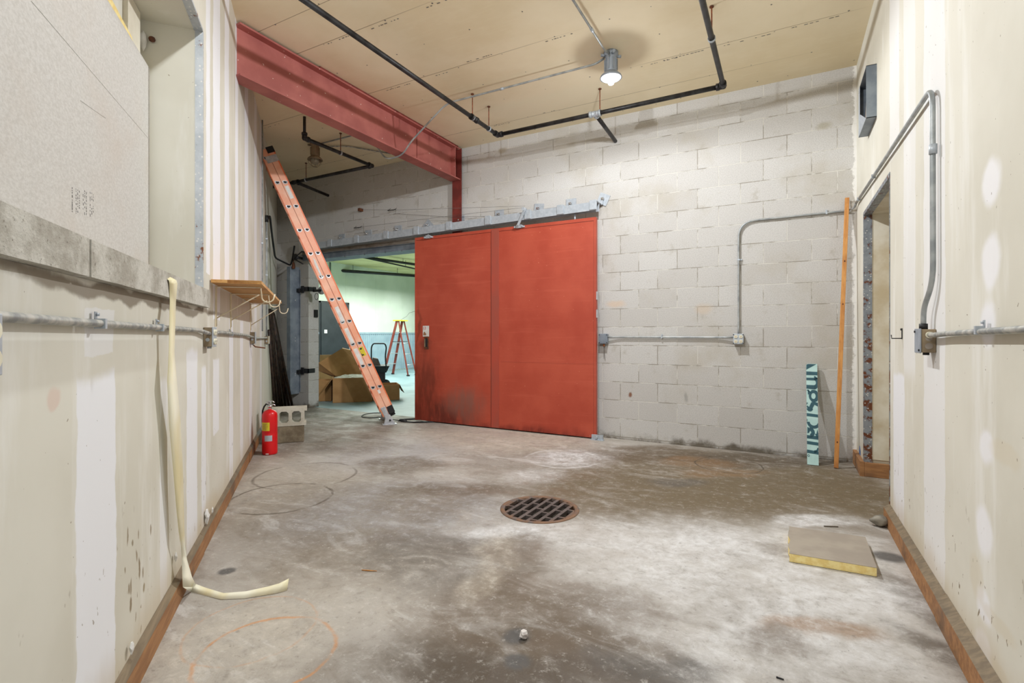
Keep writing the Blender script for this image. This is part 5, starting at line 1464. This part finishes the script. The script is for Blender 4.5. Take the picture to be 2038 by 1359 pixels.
# grate
def grate():
    t = thing('drain_grate', 'round rusty cast-iron drain grate set in the concrete floor', 'grate', (GR.x, GR.y, 0))
    MWG = WORLD[t.name]
    ri = .233
    mb = MB()
    mb.lathe([(ri, -.02), (ri, .004), (ri+.004, .006), (GRR-.006, .007), (GRR, .004), (GRR, -.02)], (0, 0, 0), 64)
    obj('rim', mb, 'grate', t, local=True)
    # ribs along the slot direction, cross ties between them
    d = camv(.50, .866); d.normalize(); e = Vector((-d.y, d.x, 0))
    mb = MB(); sp = .064; rw = .0115
    Rm = Matrix(((d.x, e.x, 0, 0), (d.y, e.y, 0, 0), (0, 0, 1, 0), (0, 0, 0, 1)))
    k = -4
    offs = [(i-3.5)*sp for i in range(8)]
    for o_ in offs:
        if abs(o_) < ri:
            h_ = math.sqrt(ri*ri-o_*o_)+.003
            mb.box((-h_, o_-rw, -.018), (h_, o_+rw, .004), Rm)
    lanes = [(i-4)*sp for i in range(9)]
    pitch = .15
    for j, c_ in enumerate(lanes):
        ph = ((j % 2)*.5+(j//2 % 2)*.18)*pitch
        x = -.30+ph
        while x < .3:
            y0, y1 = c_-sp/2+rw*.5, c_+sp/2-rw*.5
            if x*x+max(abs(y0), abs(y1))**2 < (ri+.012)**2:
                mb.box((x-.009, y0, -.018), (x+.009, y1, .0039), Rm)
            elif x*x+min(abs(y0), abs(y1))**2 < ri*ri:
                pass
            x += pitch
    obj('rib_lattice', mb, 'grate', t, local=True)
grate()

# litter
p = atz(1043, 1270)
random.seed(2)
mb = MB(); vs = []
for i in range(6):
    for k in range(9):
        th_ = PI*i/5; ph = 2*PI*k/9; rr = .020*random.uniform(.55, 1.15)
        vs.append(Vector((p.x+rr*math.sin(th_)*math.cos(ph), p.y+rr*math.sin(th_)*math.sin(ph), .017+.016*math.cos(th_))))
mb.add(vs, [(i*9+k, i*9+(k+1) % 9, (i+1)*9+(k+1) % 9, (i+1)*9+k) for i in range(5) for k in range(9)])
obj('paper_wad', mb, 'paper', label='crumpled white paper wad on the dark floor stain', cat='paper')
p, q = atz(720, 1134, .003), atz(750, 1136, .003)
obj('wood_splinter', MB().tube([p, p.lerp(q, .4)+Vector((.004, 0, 0)), q], [.002, .003, .0015], 6), 'pole_wood', label='tiny tan splinter lying in the middle of the floor', cat='splinter')
p, q = atz(1545, 1347, .003), atz(1560, 1352, .003)
obj('wood_splinter', MB().tube([p, q], [.003, .002], 6), 'blackpaint', label='tiny dark chip on the pale floor at the bottom of the view', cat='splinter')
p = atz(1640, 1047, .003); q = atz(1668, 1048, .003)
obj('wood_splinter', MB().tube([p, q], [.004, .003], 6), 'base_top', label='short dark sliver on the white patch behind the foam panel', cat='splinter')

# ------------------------------------------------------------------ hall objects
def carton(label, base, yaw, w, d, h, flaps, fill=False, print_=False):
    """open box; flaps: (side, angle from upright, length)"""
    t = thing('cardboard_box', label, 'box', tuple(base), yaw, 'cardboard boxes beyond the doorway')
    th_ = .006
    mb = MB()
    mb.box((-w/2, -d/2, .0015), (w/2, d/2, .0015+th_)); mb.box((-w/2, -d/2, .0), (w/2, -d/2+th_, h)); mb.box((-w/2, d/2-th_, 0), (w/2, d/2, h))
    mb.box((-w/2, -d/2+th_, 0), (-w/2+th_, d/2-th_, h)); mb.box((w/2-th_, -d/2+th_, 0), (w/2, d/2-th_, h))
    obj('box_body', mb, 'card', t, local=True)
    for (side, a_, ln) in flaps:
        T = {'front': Matrix.Translation((0, -d/2, h)), 'back': Matrix.Translation((0, d/2, h)) @ Matrix.Rotation(PI, 4, 'Z'),
             'left': Matrix.Translation((-w/2, 0, h)) @ Matrix.Rotation(-PI/2, 4, 'Z'), 'right': Matrix.Translation((w/2, 0, h)) @ Matrix.Rotation(PI/2, 4, 'Z')}[side]
        sp_w = (w if side in ('front', 'back') else d)/2-.002
        T = T @ Matrix.Rotation(a_, 4, 'X')
        obj('flap', MB().box((-sp_w, -.0, .001), (sp_w, .005, ln), T), 'card_in' if side in ('left',) else 'card', t, local=True)
    if fill:
        random.seed(4); mb = MB(); nx, ny = 10, 8; vs = []
        for i in range(nx+1):
            for j in range(ny+1):
                vs.append((-w/2+.01+(w-.02)*i/nx, -d/2+.01+(d-.02)*j/ny, h-.03+.07*math.sin(PI*i/nx)*math.sin(PI*j/ny)+random.uniform(-.02, .02)))
        mb.add(vs, [(i*(ny+1)+j, (i+1)*(ny+1)+j, (i+1)*(ny+1)+j+1, i*(ny+1)+j+1) for i in range(nx) for j in range(ny)])
        obj('packing', mb, 'styro', t, local=True)
    return t
b0 = atz(700, 801); a0, a1 = atz(662, 802), atz(741, 799)
yaw = math.atan2((a1-a0).y, (a1-a0).x)
w0 = (a1-a0).length; mid0 = (a0+a1)/2; nrm = Vector((-math.sin(yaw), math.cos(yaw), 0))
dep0 = .5
carton('biggest open carton filled with white packing, front of the pile', mid0+nrm*dep0/2, yaw, w0, dep0, .42, [('front', PI+.06, .24), ('left', 2.55, .28), ('back', .15, .2)], True)
# big tilted sheet of cardboard rising behind it
t = thing('cardboard_box', 'large collapsed carton tilted on top behind the packed carton', 'box', tuple(mid0+nrm*.75), yaw, 'cardboard boxes beyond the doorway')
pA, pB, pC, pD, pE = atd(634, 722, 8.9), atd(681, 693, 9.25), atd(724, 703, 9.5), atd(735, 748, 9.3), atd(668, 748, 8.95)
mb = MB().prism([pA, pB, pC, pD, pE], nrm*.006)
obj('box_panel', mb, 'card', t)
pF = atd(634, 738, 9.0)
obj('box_panel', MB().prism([pA+nrm*.01, pE+nrm*.01, atd(660, 749, 9.1), pF], nrm*.006), 'card_in', t)
obj('box_panel', MB().prism([pB, pC, pC+nrm*.35, pB+nrm*.35], Vector((0, 0, -.006))), 'card', t)
obj('box_panel', MB().prism([pD+nrm*.1, pC+nrm*.02, pC+nrm*.35, pD+nrm*.4], Vector((.006, 0, 0))), 'card_in', t)
obj('box_prop', MB().box((-.25, .0, .0), (.3, .3, .42), Matrix.Translation(mid0+nrm*.72) @ Matrix.Rotation(yaw, 4, 'Z')), 'card_in', t)
# others
r0 = atz(770, 796); r1 = atz(793, 795)
carton('smaller open carton right of the packed carton, partly behind the ladder', atz(768, 797)+nrm*.24, yaw+.05, .46, .42, .27, [('front', PI+.05, .14), ('right', -2.5+PI*0, .16)] if False else [('front', PI+.05, .13), ('right', 2.65, .17), ('back', 2.2, .15)])
carton('carton with an open top flap rising above the pile at the pier', L(0, 0, 0)*0+atz(641, 775)+Vector((-.15, .35, 0)), yaw+.2, .5, .45, .55, [('front', .15, .18), ('right', 1.0, .2)])
carton('low brown carton in shadow at the foot of the block pier', atz(640, 800)+Vector((-.22, .18, 0)), yaw-.1, .40, .36, .36, [('right', 2.2, .2), ('front', PI+.1, .12)])
sc = atz(640, 800)

# cart
cb = atz(752, 776)
t = thing('hand_cart', 'black hand cart with a tall tube handle behind the cartons', 'cart', (cb.x, cb.y, 0), yaw)
mb = MB()
for (w_, z_) in ((.17, .42), (.20, .50)):
    pass
tub = [(-.18, -.25, .38), (.16, -.25, .38), (.16, .25, .38), (-.18, .25, .38), (-.24, -.32, .52), (.22, -.32, .52), (.22, .32, .52), (-.24, .32, .52)]
obj('tray', MB().hexa([Vector(q_) for q_ in tub]), 'blackpaint', t, local=True)
hA, hB = atd(739, 716, 10.2), atd(770, 735, 10.6)
inv = WORLD[t.name].inverted()
hz = .98
pL, pR = atd(739, 700, 10.3), atd(769, 700, 10.3)
obj('handle', MB().tube([(pL.x, pL.y, .45), (pL.x, pL.y, .90), (pL.x+.03, pL.y+.02, hz), (pR.x-.02, pR.y-.02, hz), (pR.x, pR.y, .90), (pR.x-.03, pR.y, .72), (pR.x, pR.y, .45)], .014, 10, fillet=.06), 'blackpaint', t)
obj('frame', MB().box((-.15, -.2, .12), (.14, .2, .38)).box((-.2, -.24, .10), (.2, .24, .13)), 'blackpaint', t, local=True)
mb = MB()
for sx_ in (-.17, .17):
    obj('wheel', MB().cyl((sx_, -.24, .10), (sx_, -.20, .10), .10, 20), 'black', t, local=True)
    obj('wheel', MB().cyl((sx_, .20, .10), (sx_, .24, .10), .10, 20), 'black', t, local=True)
obj('bag', MB().hexa([Vector(q_) for q_ in ((-.15, -.2, .52), (.05, -.2, .52), (.05, .15, .52), (-.15, .15, .52), (-.1, -.1, .68), (.0, -.12, .66), (.0, .1, .66), (-.1, .1, .69))]), 'oldpipe', t, local=True)

# stepladder
def stepladder():
    Pf = atz(763, 747)
    fr = camv(.94, -.34).normalized(); wd = camv(.34, .94).normalized()
    t = thing('stepladder', 'dark red stepladder with a yellow top standing in the far hall', 'ladder', tuple(Pf+fr*.4+wd*.2))
    H_ = 1.55; top = Pf+fr*.38+wd*.0
    tw0 = .05
    def rail(a_, b_, wx, dx):
        mb = MB(); ux = fr*wx; uy = wd*dx
        mb.hexa([a_-ux-uy, a_+ux-uy, a_+ux+uy, a_-ux+uy, b_-ux-uy, b_+ux-uy, b_+ux+uy, b_-ux+uy]); return mb
    Z_ = Vector((0, 0, H_))
    f1, f2 = Pf, Pf+wd*.48
    t1_, t2_ = top+wd*.10+Z_, top+wd*.38+Z_
    obj('front_rail', rail(f1, t1_, .035, .012), 'ladder_red', t); obj('front_rail', rail(f2, t2_, .035, .012), 'ladder_red', t)
    r1_, r2_ = Pf+fr*.80+wd*.02, Pf+fr*.80+wd*.46
    obj('rear_rail', rail(r1_, t1_+fr*.06, .018, .012), 'ladder_red', t); obj('rear_rail', rail(r2_, t2_+fr*.06, .018, .012), 'ladder_red', t)
    for k in range(1, 5):
        u = k*.305/H_*1.0
        a_, b_ = f1.lerp(t1_, u), f2.lerp(t2_, u)
        obj('step', MB().hexa([a_-fr*.04, a_+fr*.04, b_+fr*.04, b_-fr*.04, a_-fr*.04+Vector((0, 0, .02)), a_+fr*.04+Vector((0, 0, .02)), b_+fr*.04+Vector((0, 0, .02)), b_-fr*.04+Vector((0, 0, .02))]), 'alum', t)
        a_, b_ = r1_.lerp(t1_, u), r2_.lerp(t2_, u)
        obj('rear_brace', MB().cyl(a_, b_, .010, 8), 'alum', t)
    c_ = (t1_+t2_)/2+fr*.03
    obj('top_cap', MB().hexa([c_-fr*.13-wd*.19, c_+fr*.13-wd*.19, c_+fr*.13+wd*.19, c_-fr*.13+wd*.19]+[q_+Vector((0, 0, .03)) for q_ in (c_-fr*.13-wd*.19, c_+fr*.13-wd*.19, c_+fr*.13+wd*.19, c_-fr*.13+wd*.19)]), 'yellow', t)
    a_, b_ = f1.lerp(t1_, .62), r1_.lerp(t1_, .62)
    obj('spreader', MB().cyl(a_, b_, .010, 6), 'black', t)
    a_, b_ = f2.lerp(t2_, .62), r2_.lerp(t2_, .62)
    obj('spreader', MB().cyl(a_, b_, .010, 6), 'black', t)
    for q_ in (f1, f2, r1_, r2_):
        obj('foot', MB().box((q_.x-.035, q_.y-.03, 0), (q_.x+.035, q_.y+.03, .035)), 'black', t)
    e_ = c_+Vector((0, 0, .03))
    far = atx(832, 616, FX+.02)
    obj('loose_wire', MB().tube([e_, e_.lerp(far, .3)+Vector((0, 0, .0)), e_.lerp(far, .45)+Vector((0, 0, .06)), e_.lerp(far, .7)+Vector((0, 0, .02)), far], .006, 6), 'wire', None, label='thin dark wire running from the stepladder top to the hall wall', cat='wire')
stepladder()

# conduit and box on the far side of the pier
q_ = aty(634, 560, 5.69)
conduit('hall_conduit', 'thin gray conduit dropping along the hall wall just past the pier', [Vector((FX+.03, atx(656, 560, FX).y, 3.2)), Vector((FX+.03, atx(656, 560, FX).y, 2.3))], .02, 'galv_dark', .02)
bx_ = atx(634, 626, FX+.05)
obj('wall_box', MB().box((OX0+.001, 5.60, 1.44), (OX0+.03, 5.66, 1.56)), 'black', label='small black box on the inner edge of the block pier', cat='box')
